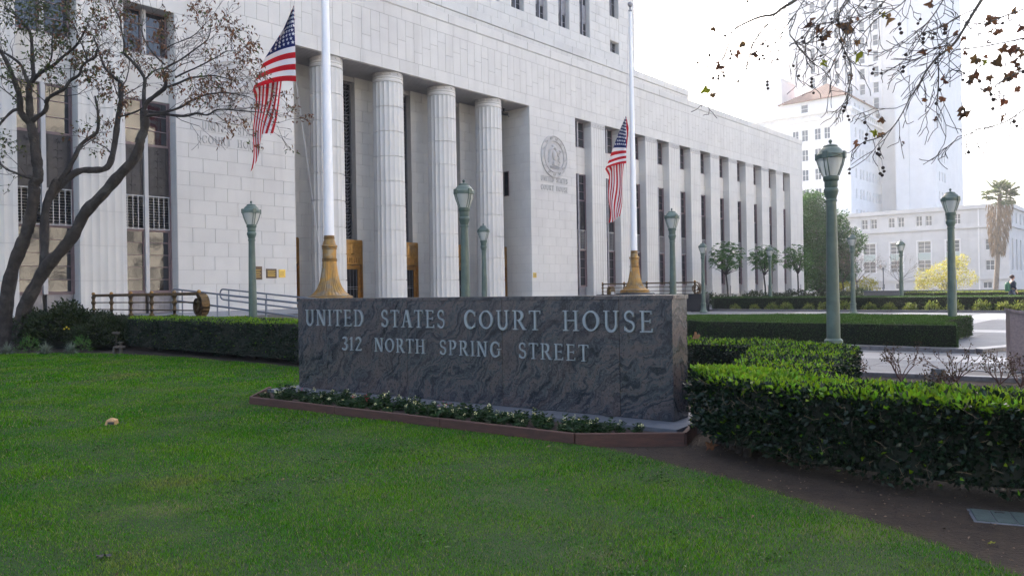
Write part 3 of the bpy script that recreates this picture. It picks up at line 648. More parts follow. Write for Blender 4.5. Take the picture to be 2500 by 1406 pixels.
def letters(parent,text,x0,x1,z,h,M,m,depth=.03,name='letter'):
    """one mesh object per letter, spread from x0 to x1 in the local frame M (x along, y out of the face negative)"""
    ws=[glyph(c)[0] for c in text]; gap=.16 if len(text)>1 else 0
    tot=sum(ws)+gap*(len(text)-1); sx=(x1-x0)/tot; x=x0
    for c,w in zip(text,ws):
        k=(c,round(h,3),round(sx,2),m.name,depth)
        if k not in _gl:
            mb=MB()
            for i,pg in enumerate(glyph(c)[1]):
                a=sum(pg[j][0]*pg[(j+1)%4][1]-pg[(j+1)%4][0]*pg[j][1] for j in range(4))
                pg=pg if a>0 else pg[::-1]
                mb.prism([(p[0]*sx,p[1]*h) for p in pg],-depth-.0004*(i%5),.0)
            _gl[k]=mb.mesh(name,m)
        o=link(name,_gl[k],parent); o.matrix_local=M@Matrix.Translation((x,0,z)); x+=(w+gap)*sx
I4=Matrix.Identity(4)
for bx in (-4.55,19.42):
    letters(CH,'UNITED',bx,bx+1.43,8.92,.36,I4,STONE_RELIEF,.04,'carved_letter'); letters(CH,'STATES',bx+1.73,bx+3.0,8.92,.36,I4,STONE_RELIEF,.04,'carved_letter')
    letters(CH,'COURT',bx,bx+1.40,8.32,.36,I4,STONE_RELIEF,.04,'carved_letter'); letters(CH,'HOUSE',bx+1.70,bx+3.0,8.32,.36,I4,STONE_RELIEF,.04,'carved_letter')
# ---- stones of the courthouse: the largest in view as pieces of their own, the rest in one part
def px_of(v):
    return (1250+F_PX*v.x/v.y, HOR-F_PX*(v.z-EYE)/v.y) if v.y>1 else (-9e9,0)
RZ=Matrix.Translation(P0)@Matrix.Rotation(PHI,4,'Z')
def seen(b):
    c=RZ@Vector(((b[0]+b[1])/2,(b[2]+b[3])/2,(b[4]+b[5])/2)); x,y=px_of(c)
    if not(-30<x<2520 and -60<y<1000): return 0
    return (max(b[1]-b[0],b[3]-b[2])*(b[5]-b[4]))/c.y**2
BLK.sort(key=seen,reverse=True)
ub=MB().cbox(-.5,.5,-.5,.5,-.5,.5,.012).mesh('stone_block',STONE); us=MB().box(-.5,.5,-.5,.5,-.5,.5).mesh('stone_block',STONE)
for b in BLK[:290]:
    side=(b[1]-b[0])<(b[3]-b[2])
    link('stone_block',us if side else ub,CH,((b[0]+b[1])/2,(b[2]+b[3])/2,(b[4]+b[5])/2),None,(b[1]-b[0],b[3]-b[2],b[5]-b[4]))
m=MB()
for b in BLK[290:]: m.box(*b)
stuff(m.build('stone_blocks',STONE,CH))
# ---- small things fixed to the courthouse
for lab,s,w,h,z,mt in (('larger dark bronze plaque half behind a green lamp post on the pier',-2.0,.62,.62,2.25,PLAQUE),('dark bronze plaque between the two other plaques on the pier',-1.2,.56,.44,2.32,PLAQUE),
                  ('bright brass plaque on the pier beside the first brass door',-.62,.36,.38,2.35,BRASS),('small brass plaque low on the pier under the fully visible seal',18.62,.34,.34,2.34,BRASS)):
    o=MB().cbox(-w/2,w/2,-.03,.0,0,h,.012).build('wall_plaque',mt); o.location=FW(s,.0,z); o.rotation_euler=(0,0,PHI); tag(o,lab,'plaque','plaques on the courthouse piers')
    ln=MB()
    for k in range(5): ln.box(-w*.36,w*(.36-.08*(k%2)),-.034,-.03,h*(.2+.13*k),h*(.2+.13*k)+.018)
    ln.build('raised_lines',BRASS if mt is PLAQUE else PLAQUE,o)
sc=thing('security_camera','dark security camera under the portico ceiling beside the last column','camera',FW(17.6,-1.6,ZH-.03),PHI)
MB().box(-.05,.05,-.05,.05,-.25,0).build('bracket',LOUVER,sc); MB().box(-.38,.3,-.12,.1,-.42,-.24).build('housing',LOUVER,sc); MB().tube([(.3,0,-.33),(.5,0,-.5),(.62,.1,-.42)],.02,5).build('cable',LOUVER,sc)
sw=thing('slot_window','narrow dark window in the portico end wall above the last door','window',FW(PX1,0,8.0),PHI)
MB().box(-.036,-.033,1.92,2.3,0,1.6).build('pane',GLASS_DARK,sw); MB().box(-.06,-.033,1.87,1.92,-.05,1.65).box(-.06,-.033,2.3,2.35,-.05,1.65).box(-.06,-.033,1.92,2.3,-.05,0).box(-.06,-.033,1.92,2.3,1.6,1.65).build('frame',FRAME_M,sw)
pl=thing('path_light','small arched white-faced light at the foot of the far wing','light',FW(25.9,1.2,FLOOR),PHI)
MB().prism([(-.32,0),(.32,0),(.32,.55)]+[(.32*math.cos(R(a)),.55+.32*math.sin(R(a))) for a in range(15,180,15)]+[(-.32,.55)],-.15,.15).build('housing',BRONZE,pl); MB().box(-.2,.2,-.17,-.15,.12,.5).build('lens',WHITEBAR,pl)
# ================================================================== terrace, steps, railings, ramp
tb=MB(); 
T=[FW(-9.2,0)[:2],FW(-9.2,7.6)[:2],FW(23.4,7.6)[:2],FW(23.4,0)[:2]]
tb.slab([FW(-9.2,-2.7)[:2],FW(-9.2,7.6)[:2],FW(23.4,7.6)[:2],FW(23.4,-2.7)[:2]][::1],-.25,FLOOR-.012)
te=struct(tb.build('terrace',JOINT))
for i in range(11):
    for j in range(5):
        a=-9.2+i*2.96; o0=7.6-j*1.9
        link('terrace_slab',MB(Matrix.Translation(P0)@Matrix.Rotation(PHI,4,'Z')).box(a+.01,a+2.95,-o0+.01,-o0+1.89,FLOOR-.011,FLOOR).mesh('terrace_slab',TERRACE),te)
st=MB(RZ)
for k in range(5): st.box(-4.2,22.6,-(7.6+.36*(k+1)),-(7.6+.36*k)-.002,-.25,FLOOR-.16*(k+1))
struct(st.build('entrance_steps',TERRACE))
def bronze_rail(s,o0,o1,z,lab,wlab,nposts):
    L=o1-o0; M=Matrix.Translation(FW(s,o0,z))@Matrix.Rotation(math.atan2(N2.y,N2.x),4,'Z')
    w=MB(M).box(-.3,L+.45,-.28,.28,-z-.2,0).build('granite_wall',BLACKGRANITE); tag(w,wlab,'wall')
    t=thing('bronze_railing',lab,'railing',FW(s,o0,z),math.atan2(N2.y,N2.x),'ornate bronze railings')
    h=.78; Lr=L-.35
    MB().box(0,Lr,-.035,.035,h-.1,h-.04).build('top_rail',BRONZE,t)
    bd=MB()
    for k in range(int(Lr/.09)): bd.M=Matrix.Translation((.05+k*.09,0,h-.03))@Matrix.Rotation(R(35),4,'Y'); bd.box(-.018,.018,-.03,.03,-.02,.025)
    bd.build('beaded_top',BRONZE,t)
    for z0 in (.2,.46): MB().tube([(0,0,z0),(Lr,0,z0)],.022,6).build('rail_bar',BRONZE,t)
    pm=MB().lathe([(.09,0),(.09,.04),(.045,.09),(.05,.16),(.085,.2),(.05,.26),(.045,.36),(.085,.44),(.085,.48),(.05,.54),(.06,.62),(.09,.68)],10)
    pm=pm.mesh('rail_post',BRONZE,40); kn=MB().lathe([(.02,0),(.06,.04),(.065,.08),(.04,.12),(.0,.13)],10).mesh('knob',GOLD,60)
    for k in range(nposts):
        x=.06+k*(Lr-.1)/(nposts-1); p=link('rail_post',pm,t,(x,0,0)); link('knob',kn,p,(0,0,h-.05))
    sp=[]
    for k in range(40):
        a=R(90-k*13.5); rr=((h-.1)/2+.03)*(1-.62*k/40); cx=Lr+.05; cz=(h-.07)/2-.0
        sp.append((cx+rr*math.cos(a)*.95+.02,0,cz+rr*math.sin(a)))
    sc_=MB()
    for a,b in zip(sp[:-1],sp[1:]):
        a=Vector(a);b=Vector(b); dd=(b-a).normalized(); up=Vector((0,1,0)); nn=dd.cross(up)*.022
        q=[a-nn,b-nn,b+nn,a+nn]; i=sc_.av([p+up*.13 for p in q]+[p-up*.13 for p in q]); sc_.f+=[(i,i+1,i+2,i+3),(i+7,i+6,i+5,i+4),(i,i+4,i+5,i+1),(i+3,i+2,i+6,i+7)]
    so=sc_.build('scroll_end',BRONZE,t)
    kb=MB()
    for k in range(9):
        a=R(80-k*20); rr=(h-.1)/2+.035; kb.box(Lr+rr*math.cos(a)*.95-.02,Lr+rr*math.cos(a)*.95+.06,-.1,.1,(h-.07)/2+rr*math.sin(a)-.03,(h-.07)/2+rr*math.sin(a)+.03)
    kb.build('scroll_studs',BRONZE,so)
bronze_rail(-9.6,1.0,9.75,.89,'long dark bronze railing with gilded scroll end near the ramp','low black granite wall carrying the railing near the ramp',6)
bronze_rail(23.3,2.2,9.7,1.12,'bronze railing with small scroll behind the second flagpole','dark granite wall carrying the railing behind the second flagpole',5)
def handrail(pts,posts,lab,zl,drop=.38):
    p=[Vector(q) for q in pts]; t=thing('ramp_handrail',lab,'handrail',(p[0].x,p[0].y,0),0,'ramp handrails')
    o=Vector((p[0].x,p[0].y,0)); dv=(p[-1]-p[0]).normalized()
    top=[q-o for q in p]; low=[q-Vector((0,0,drop)) for q in top]
    bend=[top[0]-dv*.22*math.sin(R(a))+Vector((0,0,-drop/2+drop/2*math.cos(R(a)))) for a in range(0,181,20)]
    MB().tube(list(reversed(top))+bend[1:-1]+low,.03,8).build('rail_tube',STEELRAIL,t,60)
    for f in posts:
        q=(p[0]+(p[-1]-p[0])*f)-o; MB().tube([(q.x,q.y,zl(f)),(q.x,q.y,q.z)],.025,8).build('post',STEELRAIL,t)
A0=atY(427,706,26.0); A1=atY(790,747,21.0); B0=atY(545,706,28.5); B1=atY(800,733,24.5)
handrail([A0,A1],(.06,.33,.66,.98),'grey tube handrail with rounded end descending in front of the ramp',lambda f:.80-.55*f)
handrail([B0,B1],(.06,.45,.8),'shorter grey tube handrail on the wall side of the ramp',lambda f:.82-.45*f)
rp=MB(); q0,q1,q2,q3=A0.copy(),A1.copy(),B1.copy(),B0.copy()
rp.v=[]; rp.f=[]
def _z(v,z): return (v.x,v.y,z)
ext=(A1-A0); 
rp.quad(_z(A0-ext*.05,.815),_z(A1,.30),_z(B1,.38),_z(B0,.815)); rp.quad(_z(A0-ext*.05,-.2),_z(A1,-.2),_z(A1,.30),_z(A0-ext*.05,.815))
struct(rp.build('access_ramp',TERRACE))
# ================================================================== flagpoles and flags
def flagpole(px,off,lab,full):
    s=None; r=ray(px,720)
    base=P0+N2*off; k=(base.x*N2.x+base.y*N2.y)/(r.x*N2.x+r.y*N2.y); X,Y=r.x*k,k
    t=thing('flagpole',lab,'flagpole',(X,Y,0),0,'white flagpoles with gilded flared bases')
    sc=Y/32.0
    MB().lathe([(1.25,-.2),(1.25,1.18),(1.18,1.24),(1.1,1.24)],40).build('granite_pedestal',BLACKGRANITE,t,30)
    z0=1.25; n=120
    def md(r_,z,a,j): return r_
    MB().lathe([(.93,0),(.96,.03),(.95,.08),(.90,.10),(.93,.13),(.91,.18),(.86,.20),(.83,.21)],64,(0,0,z0)).build('base_moulding',GOLDPOLE,t,40)
    prof=[(.80,.22),(.70,.30),(.60,.40),(.50,.55),(.42,.75),(.36,1.0),(.31,1.3),(.285,1.62)]
    MB().lathe(prof,128,(0,0,z0),True,lambda r_,z,a,j:r_*(1-.055*(.5-.5*math.cos(a*32)))).build('fluted_flare',GOLDPOLE,t,50)
    MB().lathe([(.30,1.62),(.31,1.64),(.31,1.68),(.285,1.69),(.30,1.71),(.30,1.74),(.28,1.75)],48,(0,0,z0)).build('collar',GOLDPOLE,t,40)
    MB().lathe([(.275,1.75),(.275,2.10)],96,(0,0,z0),True,lambda r_,z,a,j:r_*(1-.04*(.5-.5*math.cos(a*32)))).build('fluted_drum',GOLDPOLE,t,50)
    MB().lathe([(.29,2.10),(.31,2.12),(.31,2.15),(.28,2.16),(.325,2.20),(.325,2.26),(.27,2.29),(.235,2.42),(.21,2.52),(.225,2.54),(.225,2.59),(.20,2.60),(.215,2.62),(.215,2.66),(.18,2.69)],48,(0,0,z0)).build('bell_collar',GOLDPOLE,t,40)
    H=19.1
    MB().lathe([(.205,2.66),(.20,4.0),(.18,8),(.14,13),(.085,H-1.3),(.08,H-1.25)],28,(0,0,z0)).build('shaft',WHITEPAINT,t,40)
    MB().lathe([(.07,H-1.25),(.12,H-1.2),(.12,H-1.15),(.05,H-1.1),(.05,H-.95),(.1,H-.93)],16,(0,0,z0)).build('truck',MULLION,t,40)
    MB().lathe([(.16*math.sin(R(a))+.001,-.16*math.cos(R(a))+H-.78) for a in range(0,181,15)],20,(0,0,z0)).build('ball_finial',MULLION,t,60)
    return t,X,Y,z0+H-1.2
fp1,X1,Y1,ZT1=flagpole(806,6.4,'white flagpole with gilded flared base behind the start of the granite sign',True)
fp2,X2,Y2,ZT2=flagpole(1550,6.4,'white flagpole with gilded flared base in front of the far wing',True)
def make_flag(lab,Y,hoist,left,end,can_u,amp,pole,ztop,hx):
    t=thing('us_flag',lab,'flag',atY(*hoist[0],Y),0,'flags flown at half staff'); O=t.location.copy()
    NV=13*5; NU=90; hk=((0,hoist[0]),(1,hoist[1])) if len(hoist)==2 else ((0,hoist[0]),(.54,hoist[2]),(1,hoist[1]))
    def lerp(ks,v):
        for (a,p),(b,q) in zip(ks[:-1],ks[1:]):
            if v<=b: f=(v-a)/(b-a); return (p[0]+(q[0]-p[0])*f,p[1]+(q[1]-p[1])*f)
        return ks[-1][1]
    U1=can_u[0]
    def pt(u,v):
        h=lerp(hk,v); l=lerp(left,v)
        if u<U1:
            f=u/U1; x=h[0]+(l[0]-h[0])*f; y=h[1]+(l[1]-h[1])*f; y+=-(1-f)*f*can_u[1]*v; dz=-.16*math.sin(f*math.pi*2.0+v*2)*amp-.25*f*v
        else:
            f=(u-U1)/(1-U1); e=lerp(end,v); x=l[0]+(e[0]-l[0])*f; y=l[1]+(e[1]-l[1])*f
            x+=4*math.sin(f*9+v*7)*f+9*min(1,f*8)*(1-f); dz=-.25*v*(1-f)+.55*min(1,f*12)+.09*amp*math.sin(v*15+f*3)
        return atY(x,y,Y+dz)-O
    grid=[[pt(i/NU,j/NV) for j in range(NV+1)] for i in range(NU+1)]
    cu=can_u[2]; ci=round(cu*NU)
    def patch(name,i0,i1,j0,j1,m):
        b=MB(); idx={}
        for i in range(i0,i1+1):
            for j in range(j0,j1+1): idx[i,j]=b.av([grid[i][j]])
        for i in range(i0,i1):
            for j in range(j0,j1): b.f.append((idx[i,j],idx[i+1,j],idx[i+1,j+1],idx[i,j+1]))
        return b.build(name,m,t,60)
    for k in range(13): patch('stripe',ci if k<7 else 0,NU,k*5,k*5+5,RED if k%2==0 else WHITE)
    cn=patch('canton',0,ci,0,35,BLUE)
    s=MB()
    for r_ in range(9):
        for c in range(6 if r_%2==0 else 5):
            uu=cu*((c*2+1+(r_%2))/12); vv=(r_+1)/10*7/13; i=uu*NU; j=vv*NV
            def g(a,b): return pt(a/NU,b/NV)
            p=g(i,j); du=g(i+1.2,j)-p; dv=g(i,j+1.5)-p; nn=du.cross(dv)
            if nn.length<1e-6: continue
            nn.normalize()
            if nn.y>0: nn=-nn
            e1=Vector((1,0,0)); e1=(e1-nn*e1.dot(nn)).normalized(); e2=nn.cross(e1); rad=.085
            ring=[p+nn*.012+(e1*math.sin(a*math.pi/5)+e2*math.cos(a*math.pi/5))*(rad if a%2==0 else rad*.4) for a in range(10)]
            i0=s.av(ring+[p+nn*.012]); s.f+=[(i0+a,i0+(a+1)%10,i0+10) for a in range(10)]
    s.build('stars',WHITE,cn)
    # halyard: from truck down to flag and to the cleat
    hp=MB(); a=Vector(pole.location)+Vector((hx,-.15,ztop)); h0=O; h1=O+pt(0,1)
    MB().tube([a,h0],.012,4).build('halyard',WHITEBAR,pole); pole.children[-1].location=(0,0,0)
    ho=[c for c in pole.children if c.name.startswith('halyard')][-1]; ho.matrix_parent_inverse=Matrix.Translation(-Vector(pole.location))
    h2=MB().tube([h1,Vector(pole.location)+Vector((-.25,-.25,2.6))],.012,4).tube([a+Vector((.06,0,0)),Vector(pole.location)+Vector((-.28,-.2,2.6))],.010,4).build('halyard',WHITEBAR,pole); h2.matrix_parent_inverse=Matrix.Translation(-Vector(pole.location))
make_flag('large flag flying left of the first flagpole, in front of the near pier',Y1,((718,12),(723,200)),
    ((0,(718,12)),(.25,(692,72)),(.54,(647,142)),(.8,(627,190)),(1,(617,220))),((0,(665,326)),(.3,(646,327)),(.42,(640,332)),(.7,(626,385)),(1,(613,420))),(.5,34,.5),1.0,fp1,ZT1,-.1)
make_flag('flag hanging limp beside the second flagpole, in front of the far wing',Y2,((1528.5,283),(1529,399),(1529,362)),
    ((0,(1528.5,283)),(.3,(1511,322)),(.54,(1496,362)),(.8,(1484,397)),(1,(1477,413))),((0,(1512,528)),(.4,(1507,534)),(.6,(1497,540)),(1,(1487,544))),(.42,10,.42),.8,fp2,ZT2,-.1)
# ================================================================== street lamps
LH=4.25
def make_lamp():
    t=thing('street_lamp','x','street lamp')
    MB().lathe([(.255,0),(.255,.06),(.235,.09),(.19,.12),(.165,.2),(.15,.34),(.145,.5),(.16,.52),(.16,.57),(.13,.60)],24).build('base',GREENPAINT,t,35)
    MB().lathe([(.118,.58),(.115,1.2),(.088,3.10),(.088,3.13)],20,(0,0,0)).build('shaft',GREENPAINT,t,50)
    MB().lathe([(.10,3.10),(.105,3.13),(.09,3.15),(.10,3.2),(.125,3.27),(.132,3.31),(.12,3.345),(.105,3.36),(.115,3.38),(.115,3.47),(.125,3.48),(.138,3.50),(.138,3.56),(.125,3.57)],24).build('collar',GREENPAINT,t,35)
    MB().lathe([(.128,3.565),(.168,3.66),(.205,3.76),(.232,3.86),(.24,3.90)],24,(0,0,0),False).build('glass_globe',LAMPGLASS,t,60)
    MB().lathe([(.035,3.57),(.04,3.66),(.06,3.68),(.06,3.80),(.045,3.86),(.02,3.88)],12).build('lamp_bulb',WHITEBAR,t,40)
    cp=MB().lathe([(.246,3.885),(.25,3.89),(.25,3.965),(.225,3.985),(.19,4.045),(.145,4.09),(.125,4.10),(.128,4.115),(.12,4.13),(.07,4.15),(.03,4.155)],28).build('cap',GREENPAINT,t,32)
    MB().lathe([(.03,4.15),(.014,4.175),(.03,4.19),(.034,4.21),(.022,4.235),(.0,4.25)],12).build('finial',GREENPAINT,cp,60)
    for k in range(4):
        a=R(35+90*k); c,s=math.cos(a),math.sin(a)
        M=Matrix.Rotation(a,4,'Z'); MB(M).box(.235,.272,-.045,.045,3.88,4.0).build('bracket',GREENPAINT,cp)
        for o in (-.032,.032):
            MB(M).tube([(.25,o,3.89),(.242,o,3.86),(.214,o,3.76),(.176,o,3.66),(.137,o,3.57)],.009,5).build('rib',GREENPAINT,t)
    return t
lamp0=make_lamp(); first=True
for x,tp,lab in ((2027,340,'tall green lamp post at the corner of the curved hedge'),(613,490,'green lamp post beside the ramp handrails'),(1132,438,'green lamp post in front of the third fluted column'),
    (1180,545,'small green lamp post in front of the fourth fluted column'),(1640,508,'green lamp post beyond the end of the granite sign, by the second flagpole'),(1715,590,'green lamp post at the rounded end of the far hedge'),
    (1879,600,'green lamp post among the feathery young trees'),(2080,568,'green lamp post with its whole base on the plaza before the far hedge'),(2199,585,'green lamp post behind the far hedge between bare rusty trees and the big yellow tree'),(2320,460,'green lamp post behind the notched hedge, in front of the big yellow tree')):
    r=ray(x,tp); k=(LH-EYE)/r.z; o=lamp0 if first else copy_tree(lamp0); first=False
    o.location=(r.x*k,k,0); o.rotation_euler=(0,0,random.uniform(-.25,.25)); tag(o,lab,'street lamp','green street lamps')
# ================================================================== granite sign
SL=Vector((-3.41,12.37,0)); SR=Vector((1.77,8.62,0)); E2=(SR-SL).normalized(); SLEN=(SR-SL).length; SA=math.atan2(E2.y,E2.x)
sg=thing('granite_sign','long swirled granite sign wall with raised grey metal lettering','sign',SL,SA)
js=[0,.67,2.37,4.04,5.73,SLEN]; ZT=1.46; TH_=.40
MB().box(.01,SLEN-.01,.022,TH_-.02,.1,ZT).build('core',BLACKGRANITE,sg)
for a,b in zip(js[:-1],js[1:]): MB().cbox(a+.0025,b-.0025,0,.021,.105,ZT-.002,.003).build('granite_panel',GRANITE,sg)
MB(Matrix.Translation((SLEN,0,0))@Matrix.Rotation(R(90),4,'Z')).cbox(.004,TH_,0,.02,.105,ZT-.002,.003).build('end_panel',GRANITE,sg)
MB(Matrix.Translation((0,TH_,0))@Matrix.Rotation(R(-90),4,'Z')).cbox(.0,TH_-.004,0,.02,.105,ZT-.002,.003).build('end_panel',GRANITE,sg)
MB().box(.0,SLEN,TH_-.019,TH_+.002,.105,ZT-.002).build('back_panel',GRANITE,sg)
for a,b in zip(js[:-1],js[1:]): MB().box(a+.003-(.02 if a==0 else 0),b-.003+(.02 if b==SLEN else 0),-.004,TH_+.01,ZT,ZT+.045).build('cap_slab',GRANITE,sg)
pl_=MB().box(-.25,SLEN+.22,-.42,TH_+.3,-.2,.1); pl_.build('plinth',CONCRETE,sg)
dh=MB()
for x in (.35,1.0,2.9,4.6,5.55): dh.box(x,x+.12,-.05,-.02,.1,.104)
dh.build('drain_slot',LOUVER,sg)
for w,a,b in (('UNITED',.20,1.52),('STATES',1.87,3.10),('COURT',3.42,4.66),('HOUSE',4.97,6.18)): letters(sg,w,a,b,1.087,.245,I4,METALLETTER,.022)
for w,a,b in (('312',1.03,1.46),('NORTH',1.73,2.72),('SPRING',2.98,4.03),('STREET',4.30,5.33)): letters(sg,w,a,b,.728,.198,I4,METALLETTER,.020)
# flower bed in front of the sign
bedA=gnd(612,986); bedB=gnd(1404,1083); bedC=gnd(1672,1081); bedD=SR+Vector((.55,-.35,0)); bedE=SL+Vector((-.5,.1,0))
bd=thing('bed_edging','low reddish timber edging around the flower bed before the granite sign','edging',bedB)
def board(a,b,parent,cuts=1):
    a=Vector(a);b=Vector(b)
    for k in range(cuts):
        p=a+(b-a)*(k/cuts); q=a+(b-a)*((k+1)/cuts); L=(q-p).length; an=math.atan2((q-p).y,(q-p).x)
        o=MB().cbox(.003,L-.003,-.022,.022,-.05,.108,.006).build('board',PLANK,parent); o.location=p-bedB; o.rotation_euler=(0,0,an)
board(bedA,bedB,bd,3); board(bedB,bedC,bd,1); board(bedC,bedC+(SR-bedC).normalized()*.9+Vector((.3,-.05,0)),bd); board(bedE,bedA,bd)
sb=MB(); sb.v=[]; i=sb.av([bedA+Vector((.03,.03,.055)),bedB+Vector((.0,.03,.055)),bedC+Vector((-.01,.03,.055)),SR+Vector((.1,.0,.055)),SL+Vector((-.3,.1,.055)),bedE+Vector((.03,-.03,.055))]); sb.f=[tuple(range(i,i+6))]
struct(sb.build('flower_bed_soil',MULCH))
# ================================================================== lawn, soil, plaza
LAWN_POLY=[(-24,-2),(-24,22.6),(-14.8,22.4),(-11.5,21.8),(-8.6,20.0),(-4.9,17.0),(0,13.2),(1.4,9.3),(.95,8.6),(.62,7.98),(.92,7.72),(1.38,7.05),(1.81,6.36),(2.12,5.75),(2.42,5.16),(2.67,4.45),(2.85,3.5),(2.9,-2)]
def arc_pts(poly): return poly
m=MB(); m.slab([(-60,-6),(16,-6),(16,5.0),(14.5,8.2),(7.97,12.45),(5.78,13.87),(4.6,14.6),(1.5,17.2),(-4,20),(-9.5,26),(-12,32),(-40,40)],-.29,-.03); struct(m.build('planting_soil',SOIL))
m=MB(); m.slab(LAWN_POLY,-.28,0.0); struct(m.build('lawn',LAWN))
def grass():
    rng=np.random.default_rng(3); P=[]
    for (y0,y1,dens,L,Wd) in ((1.5,4,1500,.035,.0045),(4,6.5,8200,.024,.0038),(6.5,9.5,4400,.026,.0052),(9.5,14,2000,.030,.008),(14,22.6,800,.036,.013)):
        n=int(dens*(y1-y0)*(2*(.85*y1+1)))
        p=np.stack([rng.uniform(-.85*y1-1,min(3,.85*y1+1),n),rng.uniform(y0,y1,n)],1)
        p=p[:int(n)]; p=p[in_poly(p+rng.normal(0,.03,(len(p),2)),LAWN_POLY)]
        p=p[np.abs(p[:,0])<.8*p[:,1]+1.2]
        k=len(p); a=rng.uniform(0,2*np.pi,k); ln=rng.uniform(.2,1.1,k); h=L*rng.uniform(.5,1.25,k)
        # clump the heights a little
        h*=.8+.35*np.sin(p[:,0]*3.1+1.7*np.sin(p[:,1]*2.3))*np.sin(p[:,1]*2.9+p[:,0]*.7)
        s=np.stack([np.cos(a),np.sin(a)],1); b=rng.uniform(0,2*np.pi,k); t=np.stack([np.cos(b),np.sin(b)],1)
        w=Wd*rng.uniform(.6,1.3,k)[:,None]/2
        v0=np.concatenate([p-s*w,np.zeros((k,1))-.004],1); v1=np.concatenate([p+s*w,np.zeros((k,1))-.004],1)
        v2=np.concatenate([p+t*(h*ln)[:,None],h[:,None]],1); P.append(np.stack([v0,v1,v2],1).reshape(-1,3))
    V=np.concatenate(P); return np_mesh('grass',V,np.arange(len(V)).reshape(-1,3),GRASS)
go=stuff(link('grass',grass())); tag(go,'short mown green grass with pale dry patches','grass')
# plaza
PLP=[(16,-6),(60,-6),(90,40),(60,80),FW(70,12)[:2],FW(23.6,0)[:2],FW(23.4,9.4)[:2],FW(-4.2,9.4)[:2],(-9.5,26),(-4,20),(1.5,17.2),(4.6,14.6),(5.78,13.87),(7.97,12.45),(14.5,8.2),(16,5)]
m=MB(); m.slab(PLP,-.28,-.014); plz=struct(m.build('plaza',JOINT))
# paving slabs on the visible right side, laid on the courthouse grid
SLB=1.52; pm=MB().box(.006,SLB-.006,.006,SLB-.006,-.012,0).mesh('paving_slab',PAVER); pm2=MB().box(.006,SLB-.006,.006,SLB-.006,-.012,0).mesh('paving_slab',PAVER_PALE)
cnt=0; cells=[]
PARR=np.array(PLP)
for i in range(-14,40):
    for j in range(-4,38):
        s0=-30+i*SLB; o0=4+j*SLB; c=FW(s0+SLB/2,o0+SLB/2)
        corners=np.array([FW(s0+a*SLB,o0+b*SLB)[:2] for a in (0,1) for b in (0,1)])
        if c.y<8 or not in_poly(corners,PLP).all(): continue
        if abs(c.x)>.75*c.y+2: continue
        cells.append((c.length,i,j,s0,o0))
cells.sort(); rest=MB(RZ); rest2=MB(RZ)
for k,(l,i,j,s0,o0) in enumerate(cells):
    pale=(j%6==2) or (i%7==3)
    if k<290: link('paving_slab',pm2 if pale else pm,plz,FW(s0,o0+SLB),(0,0,PHI))
    else: (rest2 if pale else rest).box(s0+.006,s0+SLB-.006,-o0-SLB+.006,-o0-.006,-.012,0)
if rest.v: stuff(rest.build('paving_slabs',PAVER,plz))
if rest2.v: stuff(rest2.build('pale_paving_slabs',PAVER_PALE,plz))
def kerb(pts,lab,h=.12,w=.16):
    pts=[Vector((p[0],p[1],0)) for p in pts]; t=thing('granite_kerb',lab,'kerb',pts[0],0,'granite kerbs around planting')
    for a,b in zip(pts[:-1],pts[1:]):
        L=(b-a).length; n=max(1,round(L/2.0))
        for k in range(n):
            p=a+(b-a)*(k/n)-pts[0]; o=MB().cbox(.003,L/n-.003,-w/2,w/2,-.2,h,.012).build('kerb_stone',CURB,t); o.location=p; o.rotation_euler=(0,0,math.atan2((b-a).y,(b-a).x))
    return t
# ================================================================== foliage tools
def tubes_np(segs,n=4):
    """segs: list of (p0,p1,r0,r1) -> vertex/face arrays"""
    A=np.array([s[0] for s in segs],float); B=np.array([s[1] for s in segs],float); r0=np.array([s[2] for s in segs])[:,None]; r1=np.array([s[3] for s in segs])[:,None]
    t=unit(B-A); ref=np.where(np.abs(t[:,2:3])<.9,np.array([[0,0,1.]]),np.array([[1.,0,0]])); u=unit(np.cross(t,ref)); w=np.cross(t,u); V=[]
    for base,r in ((A,r0),(B,r1)):
        for j in range(n):
            a=2*math.pi*j/n; V.append(base+(u*math.cos(a)+w*math.sin(a))*r)
    V=np.stack(V,1).reshape(-1,3); o=np.arange(len(segs))[:,None]*2*n; F_=[]
    for j in range(n):
        j2=(j+1)%n; F_.append(o+np.array([[j,j2,n+j2,n+j]]))
    return V,np.concatenate(F_,0)
def build_leaves(name,p,dr,L,Wd,m,parent,rng,bend=.12,kind=True):
    p=np.asarray(p,float)
    if len(p)==0: return None
    V,Fc=leaf_arrays(p,np.asarray(dr,float),L,Wd,rng,bend); o=link(name,np_mesh(name,V,Fc,m),parent)
    if kind: stuff(o)
    return o
